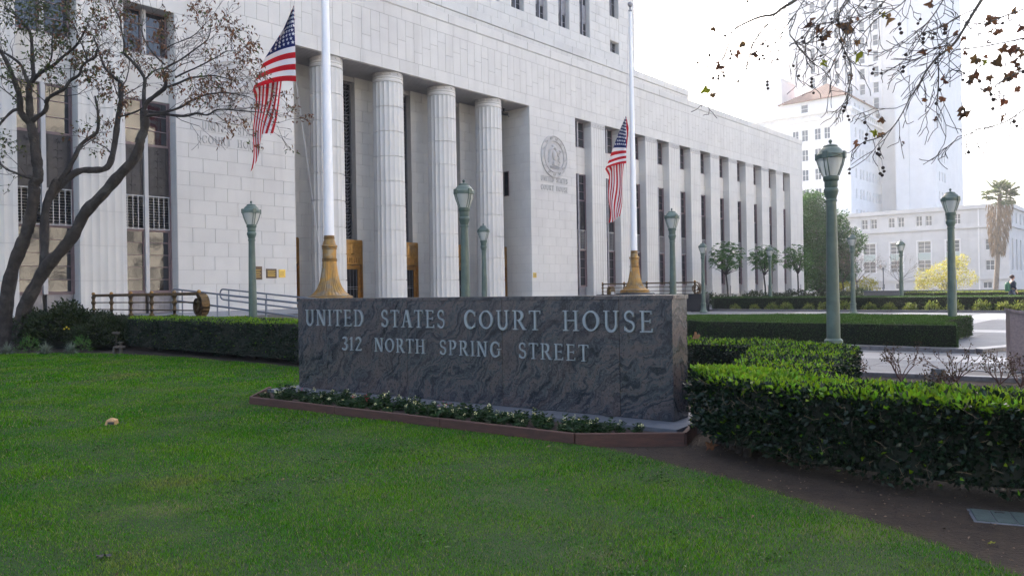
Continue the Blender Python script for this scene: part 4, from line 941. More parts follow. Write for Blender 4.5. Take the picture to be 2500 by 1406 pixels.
def hedge(lab,poly,h,leafL,leafW,dens_side,dens_top,side_m,top_m,seed,bottom=.06,top_frac=.75,jag=.05,group='clipped hedges',shoots=0,tilt_top=.9,stems=0,twig_dens=0):
    """clipped hedge over a plan polygon (world x,y)"""
    rng=np.random.default_rng(seed); pl=[Vector((p[0],p[1],0)) for p in poly]; c=sum(pl,Vector())/len(pl)
    t=thing('hedge',lab,'hedge',(c.x,c.y,0),0,group)
    n=len(pl); area=sum(pl[i].x*pl[(i+1)%n].y-pl[(i+1)%n].x*pl[i].y for i in range(n)); sgn_=1 if area>0 else -1
    ins=[]
    for i in range(n):
        a,b,d_=pl[i-1],pl[i],pl[(i+1)%n]; e1=(b-a).normalized(); e2=(d_-b).normalized(); nn=(Vector((-e1.y,e1.x,0))+Vector((-e2.y,e2.x,0)))*sgn_
        nn=nn.normalized() if nn.length>1e-6 else Vector((-e1.y,e1.x,0))*sgn_; ins.append(b+nn*leafL*1.0)
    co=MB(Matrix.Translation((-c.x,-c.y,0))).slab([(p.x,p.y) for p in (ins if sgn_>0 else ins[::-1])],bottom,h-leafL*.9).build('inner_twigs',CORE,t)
    ps=[];ds=[]
    for i in range(n):
        a,b=pl[i],pl[(i+1)%n]; L=(b-a).length; k=int(dens_side*L*h)
        if k<1: continue
        u=rng.uniform(0,1,k); bt=bottom*(.35+1.1*(.5+.5*np.sin(u*L*3.7+i*1.3)*np.sin(u*L*1.9+.7))); z=bt+(h-bt)*rng.uniform(0,1,k)**.9; nn=Vector(((b-a).y,-(b-a).x,0)).normalized()*sgn_
        bulge=jag*(np.sin(u*L*2.3+z*5+i)+np.sin(u*L*5.1-z*9+i*2))*.5
        dep=rng.uniform(-leafL*1.1,leafL*.3,k)+bulge-.07*np.clip((z-(h-.12))/.12,0,1)**2
        p=np.stack([a.x+(b.x-a.x)*u+nn.x*dep,a.y+(b.y-a.y)*u+nn.y*dep,z],1)
        d=rng.normal(size=(k,3))*.75+np.array([nn.x,nn.y,.25]); ps.append(p);ds.append(d)
    p=np.concatenate(ps)-np.array([c.x,c.y,0]); d=np.concatenate(ds)
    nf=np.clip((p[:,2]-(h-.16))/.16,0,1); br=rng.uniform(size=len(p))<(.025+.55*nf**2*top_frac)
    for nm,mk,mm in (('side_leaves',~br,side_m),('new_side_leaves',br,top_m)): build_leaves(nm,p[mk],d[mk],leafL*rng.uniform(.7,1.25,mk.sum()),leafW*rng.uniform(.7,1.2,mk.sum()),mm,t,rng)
    xs=[q.x for q in pl]; ys=[q.y for q in pl]; k=int(dens_top*(max(xs)-min(xs))*(max(ys)-min(ys)))
    q=np.stack([rng.uniform(min(xs)-.02,max(xs)+.02,k),rng.uniform(min(ys)-.02,max(ys)+.02,k)],1); q=q[in_poly(q,[(v.x,v.y) for v in pl])]; k=len(q)
    zz=h-leafL*.4+rng.uniform(-leafL*.9,leafL*.25,k)+jag*.6*np.sin(q[:,0]*2.7+q[:,1]*1.9)*np.sin(q[:,1]*3.3)
    p=np.stack([q[:,0]-c.x,q[:,1]-c.y,zz],1); d=rng.normal(size=(k,3))*.6+np.array([0,0,tilt_top])
    msk=rng.uniform(size=k)<top_frac*(1+.5*np.sin(q[:,0]*2.1+q[:,1]*3.3+seed))
    build_leaves('top_leaves',p[msk],d[msk],leafL*rng.uniform(.8,1.35,msk.sum()),leafW*rng.uniform(.8,1.2,msk.sum()),top_m,t,rng)
    build_leaves('top_dark_leaves',p[~msk],d[~msk],leafL*rng.uniform(.7,1.2,(~msk).sum()),leafW*rng.uniform(.7,1.2,(~msk).sum()),side_m,t,rng)  # darker side-coloured leaves scattered among the top ones
    if shoots:
        lm=leaf_arrays(np.zeros((1,3)),np.array([[0,0,1.]]),leafL*1.35,leafW*1.15,rng); 
        lms=[np_mesh('leaf',*leaf_arrays(np.zeros((1,3)),np.array([[.1*s_,.05,1.]]),leafL*1.35,leafW*1.2,np.random.default_rng(s_)),top_m) for s_ in range(4)]
        vis=p[msk]; order=np.argsort(vis[:,1]+rng.uniform(0,.4,len(vis)))[:shoots*3]; rng.shuffle(order)
        for k in order[:shoots]:
            link('leaf',lms[int(rng.integers(4))],t,tuple(vis[k]+np.array([0,0,.02])),(rng.uniform(-.5,.5),rng.uniform(-.5,.5),rng.uniform(0,6.28)))
    if twig_dens:
        segs=[]
        for i in range(n):
            a,b=pl[i],pl[(i+1)%n]; L=(b-a).length; nn=Vector(((b-a).y,-(b-a).x,0)).normalized()*sgn_
            for _ in range(int(twig_dens*L)):
                u=random.random(); z=random.uniform(bottom,h*.9); q=a+(b-a)*u+nn*(jag*.4); q=Vector((q.x-c.x,q.y-c.y,z)); dv=Vector((random.gauss(0,.5),random.gauss(0,.5),random.uniform(.2,1))).normalized()
                for _k in range(3):
                    q2=q+(dv+Vector((random.gauss(0,.5),random.gauss(0,.5),random.gauss(0,.4))))*random.uniform(.02,.05); segs.append((q,q2,.0018,.0012)); q=q2
        V,Fc=tubes_np(segs,3); stuff(link('bare_twigs',np_mesh('bare_twigs',V,Fc,STRAW),t))
    for k in range(stems):
        f=(k+.5)/stems; a=ins[0]+(ins[1]-ins[0])*f; b_=ins[-1]+(ins[-2]-ins[-1])*f; q=a*.75+b_*.25
        s_=MB(); base=Vector((q.x-c.x,q.y-c.y,-.04)); s_.tube([base,base+Vector((.01,0,.1)),base+Vector((-.02,.0,.22))],[.045,.036,.03],7)
        for _ in range(3): s_.tube([base+Vector((0,0,.12)),base+Vector((random.uniform(-.16,.16),random.uniform(-.08,.08),.3))],[.025,.014],6)
        s_.build('stem',BARK,t,60)
    return t
def strip(path,w):
    """plan polygon of a band of width w along a path"""
    P_=[Vector((p[0],p[1],0)) for p in path]; Lf=[];Rt=[]
    for i,p in enumerate(P_):
        d_=(P_[min(i+1,len(P_)-1)]-P_[max(i-1,0)]).normalized(); nn=Vector((-d_.y,d_.x,0)); Lf.append(p+nn*w/2); Rt.append(p-nn*w/2)
    return [(v.x,v.y) for v in Rt]+[(v.x,v.y) for v in reversed(Lf)]
# --- the hedges
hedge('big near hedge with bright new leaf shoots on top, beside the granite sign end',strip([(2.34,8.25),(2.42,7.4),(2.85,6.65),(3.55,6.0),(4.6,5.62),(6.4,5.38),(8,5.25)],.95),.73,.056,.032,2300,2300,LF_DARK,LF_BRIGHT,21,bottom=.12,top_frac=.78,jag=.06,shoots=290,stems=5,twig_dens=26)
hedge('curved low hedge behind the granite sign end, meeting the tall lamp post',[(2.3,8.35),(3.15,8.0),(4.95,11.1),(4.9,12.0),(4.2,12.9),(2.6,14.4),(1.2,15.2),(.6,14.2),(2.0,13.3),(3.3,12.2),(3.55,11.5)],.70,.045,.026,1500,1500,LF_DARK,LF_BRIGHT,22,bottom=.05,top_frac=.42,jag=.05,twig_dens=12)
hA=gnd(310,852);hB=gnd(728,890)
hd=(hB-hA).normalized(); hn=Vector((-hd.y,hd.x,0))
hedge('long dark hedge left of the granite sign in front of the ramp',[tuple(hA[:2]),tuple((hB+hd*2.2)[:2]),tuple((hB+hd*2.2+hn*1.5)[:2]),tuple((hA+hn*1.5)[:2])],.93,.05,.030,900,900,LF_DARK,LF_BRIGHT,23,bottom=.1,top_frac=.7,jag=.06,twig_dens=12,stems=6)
hc=gnd(2338,858); hl=gnd(2030,846); hr=gnd(2376,822)
MIDH=[tuple(hc[:2]),(hc.x+.55,hc.y+1.05),(hc.x+.15,hc.y+1.5),tuple(hr[:2]),(hr.x-2.5,hr.y+3.0),(5.6,27.2),(3.2,26.6),(hl.x-2.5,hl.y+2.1)]
hedge('neatly clipped mid-green hedge with a notched end on the plaza',MIDH,.62,.035,.020,1500,1300,LF_MID,LF_MIDTOP,24,bottom=.04,top_frac=.85,jag=.02)
kerb([(hl.x-2.9,hl.y+1.6),(hc.x+.15,hc.y-.45),(hr.x+1.0,hr.y-2.8)],'dark granite kerb along the foot of the notched hedge',.1,.3)
fa=gnd(1722,758);fb=gnd(2500,763); fd=(fb-fa).normalized(); fn=Vector((-fd.y,fd.x,0))
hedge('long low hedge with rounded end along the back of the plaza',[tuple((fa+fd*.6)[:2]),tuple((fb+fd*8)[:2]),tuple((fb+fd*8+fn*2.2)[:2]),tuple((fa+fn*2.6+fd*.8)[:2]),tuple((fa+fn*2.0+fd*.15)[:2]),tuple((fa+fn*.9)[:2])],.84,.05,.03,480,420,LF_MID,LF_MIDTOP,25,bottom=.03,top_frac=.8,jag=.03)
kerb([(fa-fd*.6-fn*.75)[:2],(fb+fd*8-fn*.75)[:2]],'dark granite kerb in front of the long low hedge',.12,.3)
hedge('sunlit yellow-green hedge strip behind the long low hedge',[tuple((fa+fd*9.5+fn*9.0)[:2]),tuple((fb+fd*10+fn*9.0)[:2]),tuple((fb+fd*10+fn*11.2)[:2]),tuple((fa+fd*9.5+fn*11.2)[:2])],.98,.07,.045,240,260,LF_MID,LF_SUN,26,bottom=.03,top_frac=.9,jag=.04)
# --- tree builder from traced limbs
def limb_pts(px,Y0,Y1,jy=.0):
    n=len(px); out=[]
    for i,(x,y) in enumerate(px):
        f=i/max(1,n-1); out.append(atY(x,y,Y0+(Y1-Y0)*f+random.uniform(-jy,jy)))
    return out
def smooth_path(pts,it=2):
    for _ in range(it):
        q=[pts[0]]
        for a,b in zip(pts[:-1],pts[1:]): q+=[a*.75+b*.25,a*.25+b*.75]
        q.append(pts[-1]); pts=q
    return pts
def grow(segs,tips,p,dv,L,r,depth,rng,droop=0.0,spread=.6,step=4,nb=2):
    q=Vector(p); dv=Vector(dv).normalized()
    for k in range(step):
        dv=(dv+Vector((rng.gauss(0,.22),rng.gauss(0,.22),rng.gauss(0,.16)-droop))).normalized(); q2=q+dv*(L/step); r2=r*(1-.16)
        segs.append((tuple(q),tuple(q2),r,r2)); r=r2
        if depth>0 and (k>=1):
            for _ in range(nb if k==step-1 else 1):
                sd=Vector((rng.gauss(0,1),rng.gauss(0,1),rng.gauss(0,.7))); nd=(dv+sd.normalized()*spread).normalized()
                grow(segs,tips,q2,nd,L*rng.uniform(.5,.72),r*.62,depth-1,rng,droop,spread,step,nb)
        q=q2
    tips.append((tuple(q),tuple(dv)))
def leaf_clusters(tips,per,spread,rng,down=.6):
    p=[];d=[]
    for (t,dv) in tips:
        for _ in range(per):
            p.append(np.array(t)+rng.normal(0,spread,3)); d.append(np.array(dv)*.5+rng.normal(0,.5,3)+np.array([0,0,-down]))
    return np.array(p).reshape(-1,3),np.array(d).reshape(-1,3)
# --- big tree at the left edge
TY0=24.6
tr=thing('broadleaf_tree','spreading tree with forked trunks and sparse green and withered brown leaves','tree',gnd(40,840)); tO=Vector(tr.location)
LIMBS=[ # (pixels, Y0, Y1, r0, r1, twigs)
 ([(16,850),(18,823),(12,759),(27,663),(53,599),(66,567),(76,521),(85,471),(80,450),(94,435),(92,407),(87,370),(81,324),(74,300)],24.6,24.4,.24,.15,0),
 ([(44,850),(46,834),(53,763),(85,699),(114,649),(156,606),(185,567),(206,518),(249,478),(288,431),(329,390),(342,357),(341,341),(356,313),(352,270)],24.6,23.8,.24,.13,0),
 ([(108,655),(107,642),(110,592),(108,521),(121,478),(129,459),(139,440)],24.5,24.9,.15,.12,0),
 ([(118,490),(129,472),(166,435),(194,415),(231,416),(262,413),(274,387),(283,333),(288,287),(296,250),(296,240),(294,203)],24.9,25.6,.13,.085,1),
 ([(294,203),(277,187),(257,170),(246,142),(240,122),(228,90)],25.6,25.9,.06,.02,3),
 ([(139,453),(163,420),(183,383),(196,353),(222,335),(240,322),(240,287),(238,261),(232,235)],24.9,25.6,.10,.03,3),
 ([(74,302),(55,283),(48,265),(50,240),(37,203),(28,177),(11,140),(-4,120)],24.4,23.6,.12,.05,3),
 ([(74,300),(72,250),(70,222),(72,207)],24.4,24.4,.12,.10,0),
 ([(72,207),(61,185),(52,157),(18,133),(-10,120)],24.4,24.8,.07,.03,3),
 ([(72,207),(83,190),(80,166),(78,111),(76,83),(61,61),(37,35),(11,20)],24.4,24.8,.08,.03,4),
 ([(80,200),(96,179),(129,163),(152,140),(177,122),(194,102),(210,70)],24.4,23.9,.07,.025,4),
 ([(110,165),(118,161),(128,137),(126,96),(135,50)],24.2,24.0,.04,.015,4),
 ([(76,302),(85,289),(111,274),(115,256),(111,248),(126,233),(159,218),(170,196),(196,185),(198,163),(216,148),(235,142),(237,120)],24.4,23.6,.085,.03,3),
 ([(198,163),(216,150),(205,122),(196,100),(180,60)],23.8,23.6,.03,.012,3),
 ([(40,268),(31,270),(7,294),(-5,310)],24.2,23.8,.06,.03,2),
 ([(92,438),(65,433),(37,422),(15,414),(0,400)],24.4,24.0,.06,.02,4),
 ([(352,270),(355,252),(385,230),(407,213),(402,188),(396,171)],23.8,23.6,.085,.055,1),
 ([(409,213),(439,203),(462,190),(492,188),(520,183),(567,196)],23.6,23.1,.045,.014,4),
 ([(428,190),(449,179),(488,162),(524,143),(556,124)],23.5,23.2,.035,.012,4),
 ([(396,171),(419,158),(445,145),(481,117),(509,98),(515,70)],23.6,23.3,.04,.012,4),
 ([(400,175),(424,177),(437,160),(470,150)],23.5,23.4,.025,.010,3),
 ([(402,158),(381,139),(360,113),(345,80),(350,40)],23.6,23.9,.035,.012,4),
 ([(394,128),(419,109),(471,92),(500,60)],23.6,23.3,.025,.010,4),
 ([(352,270),(351,230),(353,205),(355,194),(338,166),(321,149),(301,129)],23.8,24.2,.07,.045,1),
 ([(301,129),(305,111),(296,74),(294,46),(277,18),(270,-10)],24.2,24.5,.04,.015,4),
 ([(357,192),(375,173),(394,168)],23.9,23.6,.035,.02,1),
 ([(365,272),(391,277),(439,265),(471,243),(505,230),(556,226),(609,237)],23.8,22.9,.055,.012,4),
 ([(352,285),(391,277),(430,283),(458,284),(483,275),(507,284),(530,265),(588,271),(640,275)],23.8,22.8,.06,.012,4),
 ([(288,287),(330,275),(352,262)],25.2,24.0,.03,.03,0)]
trunk=MB(); prng=random.Random(5); segs=[];tips=[]
for px,ya,yb,r0,r1,tw in LIMBS:
    pts=smooth_path(limb_pts(px,ya,yb),2); n=len(pts)
    rad=[(r0+(r1-r0)*i/(n-1))*.9*(1+.07*math.sin(i*2.1)+.07*math.sin(i*5.3)) for i in range(n)]
    if px[0][1]>=850: rad[0]*=1.35; rad[1]*=1.15
    trunk.tube([p-tO for p in pts],rad,10 if r0>.1 else 7)
    if tw:
        k0=int(n*(.55 if tw<=2 else .25))
        for i in range(k0,n,2 if tw>=4 else 3):
            dv=(pts[min(i+1,n-1)]-pts[max(0,i-1)]).normalized(); sd=Vector((prng.gauss(0,1),prng.gauss(0,.8),prng.gauss(.3,.8))).normalized()
            grow(segs,tips,pts[i]-tO,(dv+sd*.8),prng.uniform(.5,1.05),max(.009,rad[i]*.34),3,prng,-.02,.75,3,1)
trunk.build('trunk',BARK,tr,70)
V,Fc=tubes_np([(a,b,max(r,.006),max(q,.005)) for a,b,r,q in segs],3); stuff(link('twigs',np_mesh('twigs',V,Fc,TWIG),tr))
rng=np.random.default_rng(4); tp=np.array([t[0] for t in tips]); td=np.array([t[1] for t in tips])
worldx=tp[:,0]+tO.x; worldz=tp[:,2]
pxx=1250+F_PX*(tp[:,0]+tO.x)/(tp[:,1]+tO.y)
green=rng.uniform(size=len(tp))<np.clip(1.15-pxx/330,.08,.95)
clump=(np.sin(tp[:,0]*2.3)*np.sin(tp[:,2]*2.1+1)+rng.normal(0,.35,len(tp)))>-.18
keep=rng.uniform(size=len(tp))<np.where(pxx>430,.62,1.0); sel=[i for i in range(len(tp)) if clump[i] and keep[i]]
gi=[tips[i] for i in sel if green[i]]; bi=[tips[i] for i in sel if not green[i]]
random.Random(1).shuffle(bi); random.Random(2).shuffle(gi)
p,d=leaf_clusters(gi,4,.09,rng,.5); build_leaves('green_leaves',p,d,.135*rng.uniform(.7,1.2,len(p)),.06,LF_TREE,tr,rng,.2)
p,d=leaf_clusters(bi[:int(len(bi)*.85)],4,.07,rng,1.0); build_leaves('brown_leaves',p,d,.13*rng.uniform(.7,1.2,len(p)),.055,LF_BROWN,tr,rng,.25)
# --- overhanging sycamore: trunk outside the frame on the right
sy=thing('sycamore_tree','overhanging sycamore branches with dangling seed balls and few dry leaves','tree',(8.6,6.2,0)); sO=Vector(sy.location)
tk=MB(); top=Vector((0,.3,7.5)); tk.tube(smooth_path([Vector((0,0,-.1)),Vector((.05,.05,1.5)),Vector((-.1,.1,3.5)),Vector((.05,.25,5.5)),top],2),[.34]*3+[.3]*6+[.24]*9,12) if False else None
pts=smooth_path([Vector((0,0,-.1)),Vector((.05,.05,1.5)),Vector((-.1,.1,3.5)),Vector((.05,.25,5.5)),top],2); tk.tube(pts,[.36-.16*i/(len(pts)-1) for i in range(len(pts))],12)
SYL=[([(2010,-60),(1946,0),(1909,20),(1890,38),(1857,40),(1815,59),(1789,73),(1783,89),(1776,122),(1763,150),(1761,178)],7.6,7.9,.022,.002),
 ([(1890,38),(1876,59),(1842,96),(1828,140),(1823,172)],7.8,7.9,.005,.0016),
 ([(2030,-80),(1963,0),(1944,33),(1922,61),(1902,91),(1880,130)],7.5,7.7,.009,.0018),
 ([(1944,35),(1938,57),(1925,83),(1940,100),(1948,116),(1970,140),(1988,157)],7.5,7.6,.006,.0018),
 ([(2110,-70),(2066,0),(2046,33),(2050,89),(2057,115),(2077,157),(2079,178),(2072,218),(2068,246)],7.3,7.5,.010,.0018),
 ([(2060,-40),(2020,10),(2010,37),(1985,60),(1960,92),(1930,110)],7.2,7.4,.007,.0016),
 ([(2100,-40),(2060,20),(2030,60),(2000,85),(1978,100)],7.4,7.5,.006,.0016),
 ([(2150,-40),(2090,20),(2070,60),(2060,110),(2035,150)],7.1,7.2,.006,.0016),
 ([(2200,-40),(2150,15),(2120,40),(2090,60),(2075,95)],7.0,7.2,.006,.0016),
 ([(2240,-50),(2210,5),(2180,25),(2140,45),(2110,80)],7.0,7.1,.006,.0016),
 ([(2450,-90),(2397,0),(2380,26),(2357,65),(2329,111),(2289,139),(2260,174),(2243,210),(2221,239),(2204,276),(2178,316),(2144,338),(2110,346)],6.6,7.0,.020,.0018),
 ([(2380,23),(2334,43),(2300,68),(2249,82)],6.7,6.8,.005,.0016),
 ([(2329,111),(2290,115),(2250,140),(2210,155)],6.8,6.9,.004,.0016),
 ([(2289,139),(2292,180),(2290,225),(2287,255)],6.8,6.8,.004,.0016),
 ([(2560,80),(2500,94),(2448,105),(2386,117),(2334,122)],6.2,6.5,.010,.002),
 ([(2570,-5),(2500,23),(2443,43),(2405,60)],6.2,6.4,.009,.002),
 ([(2570,140),(2500,171),(2462,188),(2428,210)],6.1,6.2,.008,.002),
 ([(2580,220),(2500,267),(2462,296),(2420,310),(2383,316)],6.0,6.2,.006,.0016),
 ([(2330,-40),(2300,5),(2285,30),(2262,60),(2240,75)],7.0,7.0,.005,.0016)]
segs=[];tips=[];ends=[]; prng=random.Random(9)
for px,ya,yb,r0,r1 in SYL:
    pts=smooth_path(limb_pts(px,ya,yb),2); n=len(pts)
    tk.tube([p-sO for p in pts],[max(.0055,r0+(r1-r0)*(i/(n-1))**.7) for i in range(n)],6)
    if px[0][1]<0 or px[0][0]>2500:   # carry the limb back to the trunk, outside the frame
        a=pts[0]-sO; b=top-Vector((0,0,prng.uniform(.3,2.2))); mid=(a+b)/2+Vector((0,0,.9)); back=smooth_path([a,a*.7+mid*.3+Vector((0,0,.25)),mid,b],2); tk.tube(back,[r0+(.07-r0)*i/(len(back)-1) for i in range(len(back))],7)
    for i in range(int(n*.15),n,2):
        dv=(pts[min(i+1,n-1)]-pts[max(0,i-1)]).normalized(); sd=Vector((prng.gauss(0,1),prng.gauss(0,.7),prng.gauss(-.4,.6))).normalized()
        grow(segs,tips,pts[i]-sO,(dv*.8+sd*.8),prng.uniform(.12,.36),.0030,1 if prng.random()<.6 else 2,prng,.0,.7,3,1)
    ends.append(pts[-1]-sO)
tk.build('trunk',SYCBARK,sy,70)
V,Fc=tubes_np([(a,b,max(r,.0036),max(q,.0032)) for a,b,r,q in segs],3); stuff(link('twigs',np_mesh('twigs',V,Fc,TWIG),sy))
bm_=MB().lathe([(.0145*math.sin(R(a))+.0002,.0145*math.cos(R(a))) for a in range(180,-1,-30)],9).mesh('seed_ball',BALL,80); stm=MB()
prng.shuffle(tips); nb=0
for (t,dv) in tips[:70]:
    t=Vector(t); k=prng.choice((1,1,1,2,2,3)); q=t
    L=prng.uniform(.03,.1)
    for i in range(k):
        q2=q+Vector((prng.uniform(-.02,.02),prng.uniform(-.02,.02),-L if i==0 else -.036)); stm.tube([q,q2],.0014,3); link('seed_ball',bm_,sy,q2,None,(prng.uniform(.85,1.15),)*3); q=q2
stuff(stm.build('ball_stalks',TWIG,sy))
def syc_leaf(seed,s=1.0):
    r_=random.Random(seed); out=[]
    lob=[(0,1.0),(12,.86),(28,.62),(46,.82),(56,.90),(68,.74),(86,.52),(104,.66),(116,.68),(140,.42),(165,.30),(180,.14)]
    prof=[(a,l*(1+r_.uniform(-.1,.1))) for a,l in lob]; full=prof+[(360-a,l*(1+r_.uniform(-.08,.08))) for a,l in reversed(prof[1:-1])]
    b=MB(); c=b.av([(0,0,0)]); ring=[]
    for a,l in full: ring.append(b.av([(math.sin(R(a))*l*.10*s,.03*math.sin(a*.06+seed)*s*l+.02*l*l*s*math.cos(R(2*a)),math.cos(R(a))*l*.10*s)]))
    for i in range(len(ring)): b.f.append((c,ring[i],ring[(i+1)%len(ring)]))
    b.tube([(0,0,-.01*s),(0,.01,-.05*s)],.0015,3)
    return b
lfm=[(syc_leaf(k).mesh('dry_leaf',SYC_B),syc_leaf(k).mesh('dry_leaf',SYC_Y)) for k in range(5)]
for x,y,Y,kind,s in ((1725,215,7.8,1,1.0),(1743,230,7.8,0,.8),(1741,69,7.9,0,.7),(1812,106,7.9,0,.9),(1800,132,7.9,0,1.0),(1757,160,7.8,0,.9),(1846,130,7.8,0,.8),(1980,52,7.5,0,1.1),(2076,60,7.3,0,1.6),(2020,82,7.4,0,1.2),(2000,72,7.4,0,1.0),(2092,132,7.2,1,1.0),(2120,124,7.2,0,.6),(2153,35,7.1,1,.8),(2168,44,7.1,0,1.1),(2008,154,7.5,1,.8),(2257,125,6.8,0,.9),(2303,195,6.7,0,1.0),(2293,112,6.8,0,.6),(2274,8,6.9,0,.8),(2138,322,6.9,1,.8),(2088,350,7.0,0,.8),(2155,292,6.9,0,.7),(2420,45,6.4,0,1.0),(2383,145,6.5,0,1.0),(2400,150,6.4,1,.8),(2345,275,6.4,0,1.1),(2357,272,6.4,0,.9),(2368,197,6.4,0,.9),(2448,118,6.3,0,.9),(2470,120,6.3,0,1.0),(2480,155,6.2,0,1.0),(2430,150,6.3,0,1.0),(2440,75,6.3,0,.8),(2490,65,6.2,0,1.0),(2460,190,6.2,0,.9),(2475,180,6.2,0,.9),(2380,180,6.5,0,.9),(2412,215,6.3,0,.8),(2495,130,6.1,0,.9),(2452,245,6.1,0,.7),(2445,285,6.1,0,.6)):
    link('dry_leaf',lfm[prng.randrange(5)][kind],sy,atY(x,y,Y)-sO,(prng.uniform(-.9,.9),prng.uniform(-1,1)+3.14,prng.uniform(-1.3,1.3)),(s*.62,s*1.4,s*.62))

for li in (14,15,16,13,11,10,4,8):
    pts=limb_pts(*SYL[li][:3])
    for _ in range(8 if li in (14,15,16) else 3):
        k=prng.randrange(len(pts)-1); q=pts[k].lerp(pts[k+1],prng.random())+Vector((prng.uniform(-.12,.12),prng.uniform(-.1,.1),prng.uniform(-.16,.08)))
        link('dry_leaf',lfm[prng.randrange(5)][0],sy,q-sO,(prng.uniform(-1,1),prng.uniform(-1,1)+3.14,prng.uniform(-1.3,1.3)),(prng.uniform(.25,.5),)*3)

anch=np.array([a for a,b,_,_ in segs]+[b for a,b,_,_ in segs]+[tuple(q-sO) for L_ in SYL for q in smooth_path(limb_pts(*L_[:3]),2)]); stk=MB()
for o in [c for c in sy.children if c.name.startswith('dry_leaf')]:
    q=np.array(o.location); k=int(np.argmin(((anch-q)**2).sum(1))); a=Vector(anch[k]); b=Vector(q)
    if .01<(b-a).length<.7: stk.tube([a,a.lerp(b,.5)+Vector((0,0,-.03)),b],.0028,4)
stuff(stk.build('leaf_stalks',TWIG,sy))
# ================================================================== other trees and shrubs
def young_tree(x,ytop,off,lab,seed):
    r=ray(x,715); b=P0+N2*off; k=(b.x*N2.x+b.y*N2.y)/(r.x*N2.x+r.y*N2.y); base=Vector((r.x*k,k,0)); Hh=atY(x,ytop,k).z
    t=thing('young_tree',lab,'tree',base,0,'feathery young trees before the far wing'); rg=random.Random(seed); rn=np.random.default_rng(seed)
    b_=MB(); fork=Vector((rg.uniform(-.1,.1),0,Hh*.45)); b_.tube(smooth_path([Vector((0,0,-.1)),Vector((.05,0,Hh*.2)),fork],2),.07,7)
    p=[];d=[]
    for k in range(13):
        a=rg.uniform(0,6.28); el=rg.uniform(.05,1.0); rr=Hh*.25*math.sqrt(1-el*el*.8)
        e=fork+Vector((math.cos(a)*rr,math.sin(a)*rr,Hh*.52*el)); path=smooth_path([fork,fork*.5+e*.5+Vector((0,0,.15)),e],2); b_.tube(path,[.04-.033*i/(len(path)-1) for i in range(len(path))],5)
    for q in range(330):
        v=Vector((rg.gauss(0,1),rg.gauss(0,1),rg.gauss(0,1))).normalized()*rg.random()**.42
        c=Vector((v.x*Hh*.27,v.y*Hh*.27,Hh*.71+v.z*Hh*.25*(1 if v.z>0 else .8))); fa_=rg.uniform(0,6.28); ax=Vector((math.cos(fa_),math.sin(fa_),rg.uniform(-.3,.5))).normalized(); L=rg.uniform(.22,.45)
        for i in range(8):
            pp=c+ax*L*(i/7)+Vector((0,0,-.16*(i/7)**2)); sd=ax.cross(Vector((.1,.2,1))).normalized()
            for sg in (-1,1): p.append(tuple(pp)); d.append(tuple(sd*sg+ax*.5+Vector((0,0,rg.uniform(-.5,.3)))))
    b_.build('trunk',BARK,t,60); build_leaves('crown',p,d,.15,.05,LF_JAC,t,rn)
    MB().tube([(.25,-.1,-.1),(.25,-.1,1.6)],.025,5).build('stake',BARK,t)
young_tree(1776,582,4.0,'feathery young tree nearest the lamp at the hedge end',31)
young_tree(1868,592,4.6,'feathery young tree with a lamp post right beside it',32)
young_tree(1948,590,5.2,'feathery young tree at the far corner of the courthouse',33)
def cloud_tree(lab,base,Hh,blobs,lm,n,L,Wd,seed,trunk_r=.2,group=None,twigs=True,name='tree',trunk_m=BARK,up=.2):
    t=thing(name,lab,'tree',base,0,group); rg=random.Random(seed); rn=np.random.default_rng(seed); b_=MB(); segs=[]
    z0=min(b[2]-b[3] for b in blobs)
    b_.tube([(0,0,-.1),(.03,0,z0*.6),(0,.03,max(z0,.4))],[trunk_r*1.2,trunk_r,trunk_r*.8],8)
    ps=[];ds=[]; tot=sum(b[3]**2 for b in blobs)
    for (x,y,z,r) in blobs:
        pth=smooth_path([Vector((0,.03,max(z0,.4)*.9)),Vector((x*.4,y*.4,z*.55+z0*.3)),Vector((x,y,z))],1); b_.tube(pth,[trunk_r*.6-trunk_r*.5*i/(len(pth)-1) for i in range(len(pth))],5)
        for _ in range(7):
            a=Vector((rg.gauss(0,1),rg.gauss(0,1),rg.gauss(.2,1))).normalized(); e=Vector((x,y,z))+a*r*.95; segs.append((tuple(Vector((x,y,z))*.6+e*.4-a*r*.4),tuple(e),trunk_r*.10+.006,.004))
        k=int(n*r*r/tot); v=unit(rn.normal(size=(k,3))); rad=r*rn.uniform(.25,1.0,k)**.5*(1+.22*np.sin(v[:,0]*5+x)*np.sin(v[:,2]*6+v[:,1]*4+z))
        ps.append(np.array([x,y,z])+v*rad[:,None]*np.array([1,1,.85])); ds.append(v*.6+rn.normal(0,.6,(k,3))+np.array([0,0,up]))
    b_.build('trunk',trunk_m,t,60); p=np.concatenate(ps); V,Fc=tubes_np(segs,3); stuff(link('twigs',np_mesh('twigs',V,Fc,trunk_m),t))
    build_leaves('crown',p,np.concatenate(ds),L*rn.uniform(.7,1.3,len(p)),Wd,lm,t,rn); return t
fb_=atY(2005,690,99); cloud_tree('big dense dark green tree between the courthouse corner and the white tower',(fb_.x,fb_.y,0),13.5,
  [(-2.5,0,2.2,2.2),(.3,-.5,2.3,2.1),(2.2,0,2.6,1.8),(-2,0,4.5,3.0),(1.5,.5,4.8,2.9),(3.2,-.5,6.6,2.2),(-1,0,8,3.2),(1.4,1,9.2,2.5),(-2.3,0,11,2.4),(-.6,.5,12,1.8),(2.6,0,3.4,2.0),(-4,0,7,3)],LF_FICUS,40000,.28,.16,41,.35)
